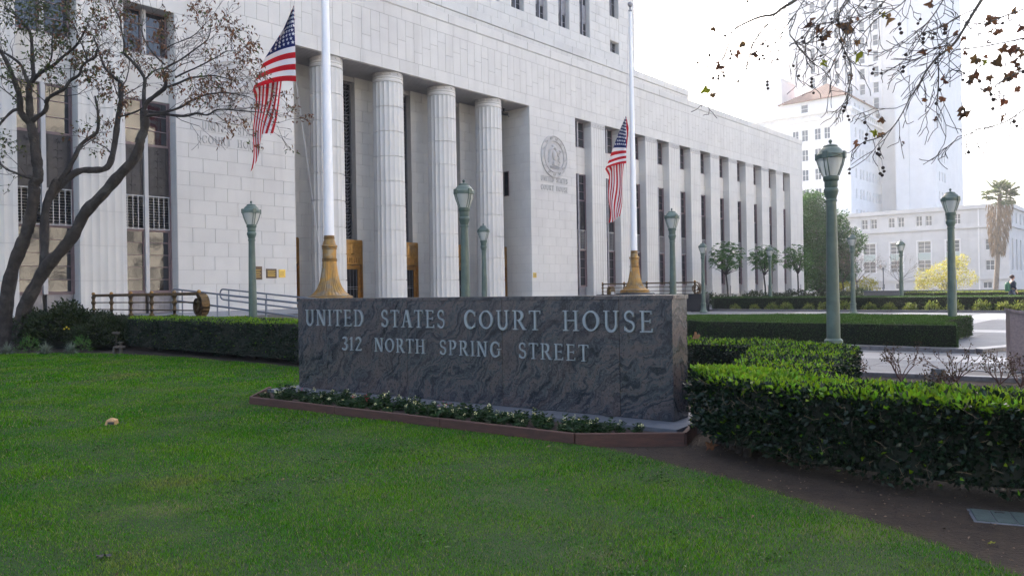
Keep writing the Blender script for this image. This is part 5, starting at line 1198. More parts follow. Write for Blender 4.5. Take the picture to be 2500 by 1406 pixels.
def bare_tree(x,yt,yb,Y,w,lab,seed):
    b=atY(x,yb,Y); b.z=0; Hh=atY(x,yt,Y).z; t=thing('bare_tree',lab,'tree',b,0,'leafless rusty trees by the white building'); rg=random.Random(seed); segs=[];tips=[]
    b_=MB().tube([(0,0,-.1),(.02,0,Hh*.22),(0,0,Hh*.42)],[.08,.065,.05],6); b_.build('trunk',BARK,t,60)
    for k in range(9):
        a=k*.7+rg.uniform(-.2,.2); grow(segs,tips,(0,0,Hh*.40),(math.cos(a)*.75,math.sin(a)*.75,1.0),Hh*.44,.028,2,rg,-.03,.55,3,2)
    V,Fc=tubes_np([(p,q,max(r,.010),max(s_,.008)) for p,q,r,s_ in segs],3); stuff(link('twigs',np_mesh('twigs',V,Fc,TWIG),t))
    rn=np.random.default_rng(seed); p,d=leaf_clusters(tips,2,.12,rn,.4); build_leaves('dry_leaves',p,d,.11,.05,LF_RUST,t,rn)
bare_tree(2058,628,700,80,40,'leafless rusty tree left of a lamp post, before the white building',51); bare_tree(2092,632,700,82,40,'leafless rusty tree right of a lamp post, beside the low yellow tree',52); bare_tree(2196,632,700,84,40,'leafless rusty tree with a lamp post in front of its trunk',53)
yb=atY(2308,700,92); cloud_tree('big bright yellow sunlit tree in front of the white building',(yb.x,yb.y,0),5,[(-2.2,0,2.1,1.35),(-.6,.2,2.6,1.5),(1.0,0,3.3,1.5),(1.9,.1,4.1,1.0),(2.4,0,2.0,1.3),(.2,0,1.5,1.4),(-2.6,0,1.2,1.0)],LF_YELLOW,4200,.19,.10,61,.09)
yb=atY(2088,702,94); cloud_tree('low wide yellow tree beneath the rusty bare trees',(yb.x,yb.y,0),3,[(-2.4,0,1.2,.9),(-1.2,0,1.0,1.0),(.2,0,1.2,1.1),(1.4,0,1.6,1.0),(2.3,0,1.2,.85)],LF_YELLOW,2600,.17,.09,62,.06)
# palm
pb=atY(2432,700,103); pt_=atY(2441,475,103); pm_=thing('fan_palm','tall fan palm with a shaggy skirt of dead fronds','palm tree',(pb.x,pb.y,0)); top=pt_-Vector((pb.x,pb.y,0)); rg=random.Random(8); rn=np.random.default_rng(8)
pth=smooth_path([Vector((-.1,0,-.2)),Vector((.15,0,3)),Vector((top.x*.6,0,7)),top],2); MB().tube(pth,[.33-.08*i/(len(pth)-1) for i in range(len(pth))],10).build('trunk',PALMTRUNK,pm_,60)
p=[];d=[];W_=[]
for k in range(1500):
    f=rg.random(); z=top.z-1.0-f*6.6; rad=(1.55-.8*f**1.6)*rg.uniform(.55,1.0); a=rg.uniform(0,6.28); cx=top.x*(z/top.z); p.append((cx+math.cos(a)*rad,math.sin(a)*rad,z)); d.append((math.cos(a)*.12,math.sin(a)*.12,-1))
build_leaves('dead_skirt',p,d,.95*rn.uniform(.6,1.2,len(p)),.10,STRAW,pm_,rn,.05)
p=[];d=[]; fs=MB()
for k in range(46):
    a=rg.uniform(0,6.28); el=rg.uniform(-.55,1.3); ax=Vector((math.cos(a)*math.cos(el),math.sin(a)*math.cos(el),math.sin(el))); L=rg.uniform(1.1,1.9); c=top+Vector((0,0,-.2)); hub=c+ax*L; fs.tube([c,hub],.022,4)
    sd=ax.cross(Vector((0,0,1))).normalized(); u2=sd.cross(ax)
    for q in range(26):
        b=R(-115+230*q/25); dv=ax*math.cos(b)+sd*math.sin(b)+u2*.1*rg.uniform(-1,1)+Vector((0,0,-.25)); p.append(tuple(hub)); d.append(tuple(dv))
fs.build('frond_stalks',LF_PALM,pm_); build_leaves('fronds',p,d,1.15*rn.uniform(.7,1.1,len(p)),.13,LF_PALM,pm_,rn,.18)
# shrubs in front of the far hedge
def leaf_ball(seed,r,n,L,Wd,lm,zs=1.0,name='foliage'):
    rn=np.random.default_rng(seed); v=unit(rn.normal(size=(n,3))); v[:,2]=np.abs(v[:,2])*1.1-.12; rad=r*rn.uniform(.35,1,n)**.5*(1+.25*np.sin(v[:,0]*6+seed)*np.sin(v[:,1]*5))
    p=v*rad[:,None]*np.array([1,1,zs])+np.array([0,0,r*.28]); V,Fc=leaf_arrays(p,v*.7+rn.normal(0,.5,(n,3))+np.array([0,0,.35]),L*rn.uniform(.7,1.3,n),Wd,rn); return np_mesh(name,V,Fc,lm)
stemm=MB()
for a in range(6): stemm.tube([(0,0,-.05),(.1*math.cos(a),.1*math.sin(a),.22),(.22*math.cos(a+.3),.22*math.sin(a+.3),.42)],[.014,.01,.006],4)
stemm=stemm.mesh('stems',BARK)
shm=[leaf_ball(70+k,.42,420,.10,.055,LF_SHRUB,1.05) for k in range(4)]
for i,x in enumerate((1795,1842,1886,1920,1975,2014,2062,2124,2170,2222,2276,2330,2398,2452,2490)):
    f=(x-1722)/(2500-1722); r=ray(x,758); q=fa-fn*.32; k=(q.x*fn.x+q.y*fn.y)/(r.x*fn.x+r.y*fn.y); s_=random.uniform(.85,1.12)*(.9 if x<1960 else 1.0)
    t=thing('variegated_shrub','variegated yellow-green shrub in the row before the long low hedge','shrub',(r.x*k,k,0),random.uniform(0,6),'variegated shrubs in a row'); t.scale=(s_,s_,s_*.95)
    link('foliage',shm[i%4],t); link('stems',stemm,t)
# dark low bushes at the foot of the far wing
dk=[leaf_ball(90+k,.9,700,.13,.07,LF_BUSH,.75) for k in range(3)]
for i,(s,o) in enumerate(((26,7),(30,6.5),(35,6),(40,6),(44.5,6),(49,6),(53,6.5),(57,6.5),(61,7),(64.5,7))):
    t=thing('round_bush','low round dark bush at the foot of the far wing','bush',FW(s,o),0,'low bushes at the foot of the far wing'); link('foliage',dk[i%3],t); link('stems',stemm,t); t.scale=(1.5,1.2,.95+.25*(i%2))
# bushes under the big tree
bz=[leaf_ball(110+k,1.0,6500,.085,.045,LF_BUSH,.95) for k in range(3)]
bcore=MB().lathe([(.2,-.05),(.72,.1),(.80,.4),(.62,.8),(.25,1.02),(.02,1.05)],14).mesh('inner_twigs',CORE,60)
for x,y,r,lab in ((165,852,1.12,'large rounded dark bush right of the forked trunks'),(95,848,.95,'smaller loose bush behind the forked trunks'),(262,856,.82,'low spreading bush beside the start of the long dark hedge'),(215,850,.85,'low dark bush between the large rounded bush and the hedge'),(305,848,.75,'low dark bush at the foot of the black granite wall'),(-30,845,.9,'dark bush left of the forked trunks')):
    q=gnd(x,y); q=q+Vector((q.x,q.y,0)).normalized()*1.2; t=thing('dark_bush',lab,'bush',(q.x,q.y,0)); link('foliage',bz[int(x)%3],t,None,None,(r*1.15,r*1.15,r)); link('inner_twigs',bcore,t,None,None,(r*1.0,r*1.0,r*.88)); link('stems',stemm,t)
# yellow daisies on the large bush
fl=MB()
for k in range(3):
    c=Vector((.55+.07*k,-1.12,.62+.05*(k%2)))
    for a in range(6): an=a*1.047; fl.tri(c,c+Vector((math.cos(an-.3)*.03,0,math.sin(an-.3)*.03)),c+Vector((math.cos(an+.3)*.03,0,math.sin(an+.3)*.03)))
YEL=mat('yellow_flower',(.75,.55,.02),rough=.6)
ob=[o for o in COL.objects if o.name.startswith('dark_bush')][0]; fl.build('yellow_flower',YEL,ob)
# silvery tufts
def tuft(seed,n,L,lm,wd=.012):
    rn=np.random.default_rng(seed); a=rn.uniform(0,6.28,n); el=rn.uniform(.15,1.45,n); V=[];Fc=[]
    for k in range(n):
        dx=np.array([math.cos(a[k])*math.cos(el[k]),math.sin(a[k])*math.cos(el[k]),math.sin(el[k])]); sd=np.array([-math.sin(a[k]),math.cos(a[k]),0])*wd; l=L*rn.uniform(.6,1.1); b=len(V)
        m1=dx*l*.5+np.array([0,0,.06*l]); e=dx*l-np.array([0,0,.25*l*math.cos(el[k])]); V+=[-sd,sd,m1+sd*.8,m1-sd*.8,e]; Fc+=[(b,b+1,b+2),(b,b+2,b+3),(b+3,b+2,b+4)]
    return np_mesh('blades',np.array(V),np.array(Fc),lm)
tfm=[tuft(s,170,.42,LF_GREY) for s in (1,2,3)]
for i,x in enumerate((18,112,172)):
    t=thing('silver_grass_tuft',('silvery grass tuft before the left trunk','silvery grass tuft between two other tufts','silvery grass tuft nearest the yellow-green sprigs')[i],'grass tuft',gnd(x,864)+Vector((0,0,-.02)),0,'silvery tufts along the lawn edge'); link('blades',tfm[i],t)
grm=[leaf_ball(130+k,.3,160,.09,.03,LF_JAC,1.3) for k in range(2)]
for i,(x,lab) in enumerate(((70,'small yellow-green sprig between the silvery tufts'),(200,'small yellow-green sprig right of the silvery tufts'))):
    t=thing('small_plant',lab,'plant',gnd(x,862),0,'small sprigs along the lawn edge'); link('foliage',grm[i],t); link('stems',stemm,t,None,None,(.6,.6,.6))
# pipe
pp=thing('backflow_pipe','pale backflow pipe with elbow at the start of the long dark hedge','pipe',gnd(278,864)); pp.scale=(.72,.72,.72); PIPE=mat('weathered_pipe',(.085,.068,.052),(.055,.045,.036),scale=10,rough=.6)
MB().tube(smooth_path([Vector((0,0,-.1)),Vector((0,0,.16)),Vector((.02,0,.24)),Vector((.12,0,.26)),Vector((.42,.05,.26))],2),.055,10).build('elbow',PIPE,pp,60); MB().lathe([(.07,-.1),(.07,.2),(.1,.22),(.1,.30),(.05,.34),(.05,.40),(.11,.41),(.11,.45)],14,(.26,.04,0)).build('valve',PIPE,pp,40)
sg2=thing('garden_tag','small pale tag on the ground before the black granite wall','tag',gnd(283,815,.55)); MB().box(-.10,.10,-.01,.01,0,.06).build('plate',PIPE,sg2); MB().tube([(0,0,-.56),(0,0,0)],.012,5).build('peg',BARK,sg2)
st_=thing('garden_spigot','thin bent standpipe behind the bronze railing','standpipe',gnd(340,790,.2)); MB().tube(smooth_path([Vector((0,0,-.3)),Vector((0,0,.95)),Vector((-.02,0,1.0)),Vector((-.1,0,1.0))],1),.02,6).build('pipe',BRONZE,st_)
# rose bushes
def rose(x,y,s,lab,seed):
    t=thing('rose_bush',lab,'rose bush',gnd(x,y)+Vector((0,0,-.03)),0,'pruned rose bushes in the mulch'); rg=random.Random(seed); segs=[];tips=[]
    for k in range(7):
        a=rg.uniform(0,6.28); grow(segs,tips,(0,0,0),(math.cos(a)*.7,math.sin(a)*.7,1.0),.30*s,.011,2,rg,-.05,.6,3,1)
    V,Fc=tubes_np([(p,q,max(r,.005),max(u,.004)) for p,q,r,u in segs],5); link('canes',np_mesh('canes',V,Fc,mat_cane),t); rn=np.random.default_rng(seed); p,d=leaf_clusters(tips,3,.03,rn,.0); build_leaves('leaves',p,d,.045,.028,LF_ROSE,t,rn)
mat_cane=mat('rose_cane',(.085,.042,.035),(.11,.06,.045),scale=20,rough=.7)
for x,y,s,lab in ((2068,918,.9,'pruned rose bush beside the tall lamp post'),(2200,926,1.15,'pruned rose bush beside the small floodlight'),(2335,930,1.2,'pruned rose bush between the floodlight and the pink granite block'),(2440,935,1.0,'pruned rose bush in front of the pink granite block'),(2492,940,.95,'pruned rose bush at the outer side of the pink granite block'),(2290,952,.6,'small rose bush behind the big near hedge')): rose(x,y,s,lab,int(x))
fl_=thing('floodlight','small grey box floodlight among the rose bushes','floodlight',gnd(2291,928)); MB().cbox(-.09,.09,-.06,.06,.03,.19,.01).build('housing',CONCRETE,fl_); MB().box(-.02,.02,-.02,.02,-.05,.03).build('stake',BLACKGRANITE,fl_)
kerb([(5.55,14.08),(8.2,12.42),(14.6,8.3)],'dark granite kerb between the rose bed and the plaza',.05,.14)
pk=gnd(2468,905); pkb=thing('granite_block','pink granite wall end with a sloping top beside the plaza','wall',pk,R(-25)); zt=atY(2468,760,pk.y).z
b_=MB(); b_.v=[]; i=b_.av([(0,0,-.1),(3,0,-.1),(3,.5,-.1),(0,.5,-.1),(0,0,zt),(3,0,zt-.75),(3,.5,zt-.75),(0,.5,zt)]); b_.f=[(i,i+1,i+5,i+4),(i+1,i+2,i+6,i+5),(i+2,i+3,i+7,i+6),(i+3,i,i+4,i+7),(i+4,i+5,i+6,i+7)]; b_.build('body',PINKGRANITE,pkb)
c_=MB(); i=c_.av([(-.02,-.03,zt),(3,-.03,zt-.75),(3,.53,zt-.75),(-.02,.53,zt),(-.02,-.03,zt+.05),(3,-.03,zt-.70),(3,.53,zt-.70),(-.02,.53,zt+.05)]); c_.f=[(i,i+1,i+5,i+4),(i+1,i+2,i+6,i+5),(i+2,i+3,i+7,i+6),(i+3,i,i+4,i+7),(i+4,i+5,i+6,i+7),(i,i+3,i+2,i+1)]; c_.build('coping',PINKGRANITE,pkb)
# utility lid in the soil
l0=gnd(2378,1263); l1=gnd(2520,1275); la=math.atan2((l1-l0).y,(l1-l0).x); lid=thing('utility_lid','greenish ribbed utility box lid set in the soil','utility lid',l0+Vector((0,0,-.025)),la)
MB().cbox(0,.52,0,.33,-.05,.0,.004).build('frame',CONCRETE,lid); lb=MB()
for k in range(4): lb.box(.02+k*.122,.13+k*.122,.02,.31,0,.008)
lb.build('lid_plate',LID,lid); MB().box(.16,.22,.25,.275,.0081,.012).build('lift_hole',LOUVER,lid)
# litter
bg_=thing('paper_bag','crumpled brown paper bag lying on the lawn','bag',gnd(272,1036)); b_=MB(); i=b_.av([(-.065,-.04,.0),(.06,-.05,0),(.07,.05,0),(-.06,.05,0),(-.05,-.03,.055),(.065,-.035,.05),(.06,.045,.062),(-.035,.04,.075),(.01,.0,.088)]); b_.f=[(i,i+1,i+5,i+4),(i+1,i+2,i+6,i+5),(i+2,i+3,i+7,i+6),(i+3,i,i+4,i+7),(i+4,i+5,i+8),(i+5,i+6,i+8),(i+6,i+7,i+8),(i+7,i+4,i+8)]; b_.build('body',PAPER,bg_); MB().box(-.02,.058,-.056,-.05,.004,.04).build('dark_fold',DARKBITS,bg_)
o=syc_leaf(3).build('fallen_leaf',DARKBITS); o.location=gnd(252,1362)+Vector((0,0,.02)); o.rotation_euler=(R(80),.1,.6); o.scale=(.6,.6,.6); tag(o,'small dark fallen leaf on the lawn','leaf')
o=syc_leaf(4).build('fallen_leaf',SYC_Y); o.location=gnd(2418,1320)+Vector((0,0,-.01)); o.rotation_euler=(R(78),.2,1.4); o.scale=(.35,.35,.35); tag(o,'small yellow fallen leaf on the soil below the utility lid','leaf')
o=syc_leaf(2).build('fallen_leaf',SYC_B); o.location=gnd(1735,1104)+Vector((0,0,.05)); o.rotation_euler=(R(25),.1,.4); o.scale=(.9,.9,.9); tag(o,'curled brown leaf caught under the near hedge','leaf')
o=syc_leaf(1).build('fallen_leaf',SYC_B); o.location=(3.05,13.0,.74); o.rotation_euler=(R(35),.1,2.4); tag(o,'orange-brown leaf lying on top of the curved low hedge','leaf')
rn=np.random.default_rng(77); n=1500; q=np.stack([rn.uniform(.6,5.5,n),rn.uniform(3.2,8.2,n)],1); q=q[~in_poly(q,LAWN_POLY)]; q=q[np.abs(q[:,0])<.75*q[:,1]]; p=np.concatenate([q,np.full((len(q),1),-.022)],1); d=rn.normal(size=(len(p),3))*np.array([1,1,.15])
V,Fc=leaf_arrays(p,d,.022*rn.uniform(.3,1.4,len(p)),.011*rn.uniform(.5,1.2,len(p)),rn); lo=stuff(link('leaf_litter',np_mesh('leaf_litter',V,Fc,LITTER))); tag(lo,'scattered bits of dry leaf litter on the bare soil','litter')
rn=np.random.default_rng(78); n=260; q=np.stack([rn.uniform(5.5,14,n),rn.uniform(6.5,13,n)],1); p=np.concatenate([q,np.full((len(q),1),-.02)],1); d=rn.normal(size=(len(p),3))*np.array([1,1,.3])
V,Fc=leaf_arrays(p,d,.05*rn.uniform(.4,1.4,len(p)),.03,rn); lo=stuff(link('leaf_litter',np_mesh('leaf_litter',V,Fc,SYC_B))); tag(lo,'fallen brown leaves among the rose bushes','litter')
# clods and pebbles on the soil, fallen leaves and clover on the lawn
rn=np.random.default_rng(79); n=5200; q=np.stack([rn.uniform(.5,6,n),rn.uniform(3,8.4,n)],1); q=q[~in_poly(q,LAWN_POLY)]; q=q[np.abs(q[:,0])<.78*q[:,1]]; k=len(q); r_=.004+.011*rn.uniform(0,1,k)**3
b8=np.array([(1,0,0),(0,1,0),(-1,0,0),(0,-1,0),(0,0,1)],float); V=(q[:,None,:]@np.eye(2,3))+b8[None]*r_[:,None,None]*rn.uniform(.6,1.4,(k,5,1)); V[...,2]-=.031; o_=np.arange(k)[:,None]*5
Fc=np.concatenate([o_+np.array([[a,b,4]]) for a,b in ((0,1),(1,2),(2,3),(3,0))]); CLOD=mat('soil_clod',(.035,.027,.021),(.06,.048,.04),scale=30,rough=1,rnd=.35)
lo=stuff(link('soil_clods',np_mesh('soil_clods',V.reshape(-1,3),Fc,CLOD))); tag(lo,'loose crumbs and pebbles on the bare soil strip','soil')
rn=np.random.default_rng(80); n=420; q=np.stack([rn.uniform(-12,2.8,n),3.4+16*rn.uniform(0,1,n)**1.6],1); q=q[in_poly(q,LAWN_POLY)]; p=np.concatenate([q,np.full((len(q),1),.022)],1); d=rn.normal(size=(len(p),3))*np.array([1,1,.25])
V,Fc=leaf_arrays(p,d,.035*rn.uniform(.4,1.3,len(p)),.016*rn.uniform(.6,1.3,len(p)),rn); lo=stuff(link('fallen_leaf_bits',np_mesh('fallen_leaf_bits',V,Fc,LITTER))); tag(lo,'small dry leaf bits scattered over the lawn','litter')
cl=[]; 
for _ in range(70):
    c=np.array([rn.uniform(-9,2.4),3.6+9*rn.uniform()**1.4]); m_=int(rn.uniform(20,70)); cl.append(c+rn.normal(0,rn.uniform(.05,.16),(m_,2)))
q=np.concatenate(cl); q=q[in_poly(q,LAWN_POLY)]; p=np.concatenate([q,rn.uniform(.012,.035,(len(q),1))],1); d=rn.normal(size=(len(p),3))*np.array([1,1,.35])
V,Fc=leaf_arrays(p,d,.024*rn.uniform(.6,1.3,len(p)),.018,rn); CLV=leafm('clover_leaf',(.035,.095,.012),(.05,.12,.016)); lo=stuff(link('clover',np_mesh('clover',V,Fc,CLV))); tag(lo,'low clover and weed leaves mixed into the lawn','weeds')
# bedding flowers
def bedding(seed,fc):
    rn=np.random.default_rng(seed); n=110; p=[];d=[]; rg=random.Random(seed); ft=[]
    for k in range(12):
        a=rg.uniform(0,6.28); h=rg.uniform(.06,.17); bx,by=math.cos(a)*rg.uniform(.01,.14),math.sin(a)*rg.uniform(.01,.14)
        for i in range(22):
            f=rg.random(); an=rg.uniform(0,6.28); p.append((bx*(.4+.6*f),by*(.4+.6*f),h*f)); d.append((math.cos(an),math.sin(an),.35))
        if rg.random()<.28 and h>.1: ft.append((bx,by,h))
    V,Fc=leaf_arrays(np.array(p),np.array(d),.06*rn.uniform(.6,1.2,len(p)),.02,rn); lm=np_mesh('foliage',V,Fc,LF_SNAP)
    p=[];d=[]
    for (x,y,z) in ft:
        for k in range(9): an=rg.uniform(0,6.28); zz=z+rg.uniform(-.02,.03); p.append((x+math.cos(an)*.004,y+math.sin(an)*.004,zz)); d.append((math.cos(an),math.sin(an),.4))
    if not p: p=[(0,0,.12)]*8; d=[(math.cos(k),math.sin(k),.4) for k in range(8)]
    V,Fc=leaf_arrays(np.array(p),np.array(d),.018,.014,rn); return lm,np_mesh('blossoms',V,Fc,fc)
bdm=[bedding(s,FL_CREAM) for s in range(200,208)]; rdm=[bedding(s,FL_RED) for s in range(220,222)]
cols=[]
for k in range(38):
    f=(k+.35)/38; a=bedA+(bedB-bedA)*f; nb_=Vector((-(bedB-bedA).y,(bedB-bedA).x,0)).normalized(); wd=(.18,.42)[k%2]
    cols.append(a+nb_*(wd+random.uniform(-.05,.08)))
    if k%3==0: cols.append(a+nb_*(.62-.3*f+random.uniform(-.05,.05)))
for k in range(4): cols.append(bedB+(bedC-bedB)*((k+.6)/6)+Vector((0,.16+.02*k,0)))
for i,q in enumerate(cols):
    red=i in (4,19,31); mm=rdm[i%2] if red else bdm[i%8]
    t=thing('bedding_plant','red-flowered bedding plant in the timber-edged bed' if red else 'cream-flowered bedding plant in the timber-edged bed','plant',(q.x,q.y,.045),random.uniform(0,6),'red bedding plants' if red else 'cream bedding plants'); s_=random.uniform(.75,1.2); t.scale=(s_,)*3
    link('foliage',mm[0],t); link('blossoms',mm[1],t)
# ================================================================== far buildings
CHL=thing('city_hall','white stepped city hall tower with red tiled pavilion roof behind the courthouse','building',P0,PHI)
def tface(S,o0,o1,z0,z1,holes,name,depth=.35,parent=CHL,m=CITY):
    M=Matrix.Translation((S,0,0))@Matrix.Rotation(R(-90),4,'Z'); mb=MB(M); ring_wall(o0,o1,z0,z1,holes,0,depth,mb); return mb.build(name,m,parent),M
def sface(off,s0,s1,z0,z1,holes,name,depth=.35,parent=CHL,m=CITY):
    M=Matrix.Translation((0,-off,0)); mb=MB(M); ring_wall(s0,s1,z0,z1,holes,0,depth,mb); return mb.build(name,m,parent),M
_wc={}
def cwin(M,h,nx=2,nz=2,parent=CHL,depth=.3,g=CITYGLASS,fm=CITYTRIM):
    k=(round(h[1]-h[0],2),round(h[3]-h[2],2),nx,nz,g.name)
    if k not in _wc:
        w,hh=h[1]-h[0],h[3]-h[2]; a=MB(); a.box(0,.08,0,.08,0,hh).box(w-.08,w,0,.08,0,hh).box(.08,w-.08,0,.08,0,.08).box(.08,w-.08,0,.08,hh-.08,hh)
        for i in range(1,nx): a.box(w*i/nx-.035,w*i/nx+.035,.0,.06,.08,hh-.08)
        for i in range(1,nz): a.box(.08,w-.08,.01,.05,hh*i/nz-.03,hh*i/nz+.03)
        p=MB().quad((0,.05,0),(w,.05,0),(w,.05,hh),(0,.05,hh)) or 0
        pm_=MB(); pm_.quad((.0,.055,.0),(w,.055,0),(w,.055,hh),(0,.055,hh)); _wc[k]=(a.mesh('window',fm),pm_.mesh('pane',g))
    o=link('window',_wc[k][0],parent); o.matrix_local=M@Matrix.Translation((h[0],depth-.1,h[2])); link('pane',_wc[k][1],o)
def solid(s0,s1,o0,o1,z0,z1,name,m=CITY): MB().box(s0,s1,-o1,-o0,z0,z1).build(name,m,CHL)
# pavilion block with tiled roof
cols_=[(-41.2,-39.8),(-39.1,-37.7),(-36.9,-35.5),(-34.9,-33.5+.0),(-32.95,-31.55),(-30.9,-29.5),(-28.1,-26.75),(-26.05,-24.75)]
cols_=[(-41.5,-40.1),(-38.9,-37.5),(-36.3,-34.9)]+cols_[4:]
hs=[(a,b,z,z+2.5) for a,b in cols_ for z in (32.95,28.6,24.25,19.9,15.6)]
o,M=tface(150,-44,-20.6,0,37.2,hs,'north_wall')
for h in hs: cwin(M,h)
hs=[(153.2,154.2,z,z+2.2) for z in (33,28.7,24.25,19.85,15.4)]+[(p_+q,p_+q+1.05,z,z+2.2) for p_ in (156.2,160.7,165.2,169.7,174.2,178.7) for q in (0,1.9) for z in (33,28.7,24.25,19.85,15.4)]
o,M=sface(-20.6,150,184,0,37.2,hs,'west_wall')
for h in hs: cwin(M,h,1,2)
solid(149.4,184,-44.5,-20.0,37.2,37.55,'string_course',CITYTRIM); 
hs=[(-43+1.78*k,-42+1.78*k,37.75,38.35) for k in range(13)]
o,M=tface(149.8,-44.2,-20.3,37.55,38.55,hs,'coffered_frieze',.2)
MB(M).quad((-44,.2,37.6),(-20.5,.2,37.6),(-20.5,.2,38.5),(-44,.2,38.5)).build('frieze_back',CITYTRIM,CHL)
hs=[(150.8+1.5*k,151.5+1.5*k,37.65,38.45) for k in range(22)]
o,M=sface(-20.3,149.8,184,37.55,38.55,hs,'slotted_frieze',.2); MB(M).quad((150,.2,37.6),(183.8,.2,37.6),(183.8,.2,38.5),(150,.2,38.5)).build('frieze_back',CITYSPAN,CHL)
solid(149.2,184,-44.7,-19.8,38.55,39.0,'cornice',CITYTRIM)
hs=[(-31.55,-30.0,39.55,41.35)]
o,M=tface(151.6,-36.0,-21.6,39.0,42.0,hs,'attic_wall'); cwin(M,hs[0],1,2)
hs=[(153+3.2*k,154+3.2*k,40.2,41.2) for k in range(9)]
o,M=sface(-21.6,151.6,182,39,42,hs,'attic_wall')
for h in hs: cwin(M,h,1,1)
rf=MB(); E_=[(150.9,21.1),(182.5,21.1),(182.5,36.6),(150.9,36.6)]; rdg=[(157.5,27.8,46.6),(176,27.8,46.6)]
i=rf.av([(a,b,42.0) for a,b in E_]+rdg); rf.f=[(i,i+3,i+4),(i,i+4,i+5,i+1),(i+1,i+5,i+2),(i+2,i+5,i+4,i+3)]; rfo=rf.build('tiled_roof',TILE,CHL)
tl=MB()
for k in range(40):
    f=(k+.5)/40; a=Vector((150.9,21.1+15.5*f,42.02)); rr=1-abs((f*15.5+21.1-27.8)/(6.7 if f*15.5+21.1<27.8 else 8.8)); e=a+(Vector((157.5,27.8,46.62))-Vector((150.9,27.8,42.02)))*max(rr,.02); tl.tube([a,e],.10,5)
for k in range(60):
    f=(k+.5)/60; a=Vector((150.9+31.6*f,21.1,42.02)); e=Vector((min(max(a.x,157.5),176),27.8,44.42)); sl_=min(1,(a.x-150.9)/6.6,(182.5-a.x)/6.5); e=a+Vector((0,6.7,4.6))*sl_; tl.tube([a,e],.10,5)
tl.build('roof_tile_rows',TILE,rfo)
solid(152,160,-39.7,-36.01,39.0,48.0,'stair_pavilion'); solid(151.9,160.1,-39.8,-35.9,48.0,48.5,'pavilion_cap',CITYTRIM)
solid(150.5,183.5,-43.5,-22,38.99,39.02,'block_roof',CITYTRIM)
# tower shaft
hs=[(a,a+1.2,z,z+2.5) for a in (-36.7,-33.85,-30.9,-28.03,-25.13,-22.1) for z in [38.7+3.69*k for k in range(12)]]
o,M=tface(172,-42,-16.0,0,112,hs,'tower_wall')
for h in hs: cwin(M,h,1,2)
for a in (-37.7,-34.9,-32.0,-29.1,-26.2,-23.2,-20.2): MB(M).box(a-.12,a+.12,-.18,0,36,95).build('tower_rib',CITYTRIM,CHL)
solid(172.01,200,-42,-41.9,0,112,'tower_side'); solid(172,200,-42,-16,112,112.3,'tower_roof')
hs=[(169.3+2.55*k,170.4+2.55*k,z,z+2.1) for k in range(4) for z in (28.6,24.2,19.8,15.4)]+[(169.3+2.55*k,170.4+2.55*k,36,44) for k in range(4)]
o,M=tface(168,-16.4,-8.6,0,110,[],'corner_pylon_wall'); o2,M2=sface(-8.6,168,181,0,110,hs,'pylon_west_wall')
for h in hs: cwin(M2,h,1,2 if h[3]-h[2]<4 else 5)
MB(M).box(-16.4,-13.6,-.35,0,0,110).box(-11.2,-8.6,-.3,0,0,41).build('pylon_buttress',CITY,CHL); MB(M2).box(168.0,169,-.3,0,0,110).build('pylon_buttress',CITY,CHL)
solid(168,181,-16.4,-8.6,110,110.2,'pylon_roof'); solid(180.5,200,-16,-9.2,0,104,'rear_pylon')
# low wing in front
att=[(-16.0,-15.0),(-14.4,-13.4),(-11.4,-10.35),(-9.83,-8.78),(-6.88,-5.85),(-5.34,-4.3),(-2.45,-1.45),(-.93,.07),(2.0,3.0),(3.4,4.4)]
big=[(-15.7,-13.7),(-11.16,-9.1),(-6.65,-4.6),(-2.2,-.18),(2.15,4.17)]
hs=[(a,b,11.27,13.03) for a,b in att]+[(a,b,3.4,8.63) for a,b in big]+[(7.9,9.2,6.75,8.6),(7.9,9.2,3.4,5.1)]+[(a,a+1.3,.45,1.5) for a in (-8.9,-5.9,-2.5,1.2,7.5)]
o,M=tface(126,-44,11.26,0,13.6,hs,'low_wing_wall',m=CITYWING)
for h in hs:
    if h[3]-h[2]>4:
        cwin(M,(h[0],h[1],6.65,8.63),2,3,g=CITYGLASS); cwin(M,(h[0],h[1],3.4,5.45),2,3); MB(M).box(h[0],h[1],.15,.3,5.45,6.65).build('spandrel',CITYSPAN,CHL); MB(M).box(h[0]-.2,h[0],-.08,0,3.4,8.8).box(h[1],h[1]+.2,-.08,0,3.4,8.8).box(h[0]-.2,h[1]+.2,-.08,0,8.63,8.83).build('window_surround',CITYTRIM,CHL)
    else: cwin(M,h,2,1 if h[3]-h[2]<1.2 else 2)
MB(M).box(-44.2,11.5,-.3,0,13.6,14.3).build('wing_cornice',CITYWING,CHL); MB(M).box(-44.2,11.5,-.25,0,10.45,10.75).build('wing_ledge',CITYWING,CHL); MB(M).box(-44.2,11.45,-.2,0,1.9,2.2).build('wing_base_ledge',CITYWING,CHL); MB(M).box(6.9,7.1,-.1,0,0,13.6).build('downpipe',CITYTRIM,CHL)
hs=[(128.5+4.2*k,129.6+4.2*k,11.27,13.03) for k in range(10)]+[(128.5+4.2*k,129.8+4.2*k,3.4,8.6) for k in range(10)]
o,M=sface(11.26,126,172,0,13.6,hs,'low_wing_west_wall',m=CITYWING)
for h in hs: cwin(M,h,1,3)
MB(M).box(126.3,172,-.3,0,13.6,14.3).build('wing_cornice',CITYWING,CHL); MB(M).box(126.25,172,-.25,0,10.45,10.75).build('wing_ledge',CITYWING,CHL); solid(126.1,168,-44,11.2,13.5,13.6,'wing_roof',CITYTRIM)
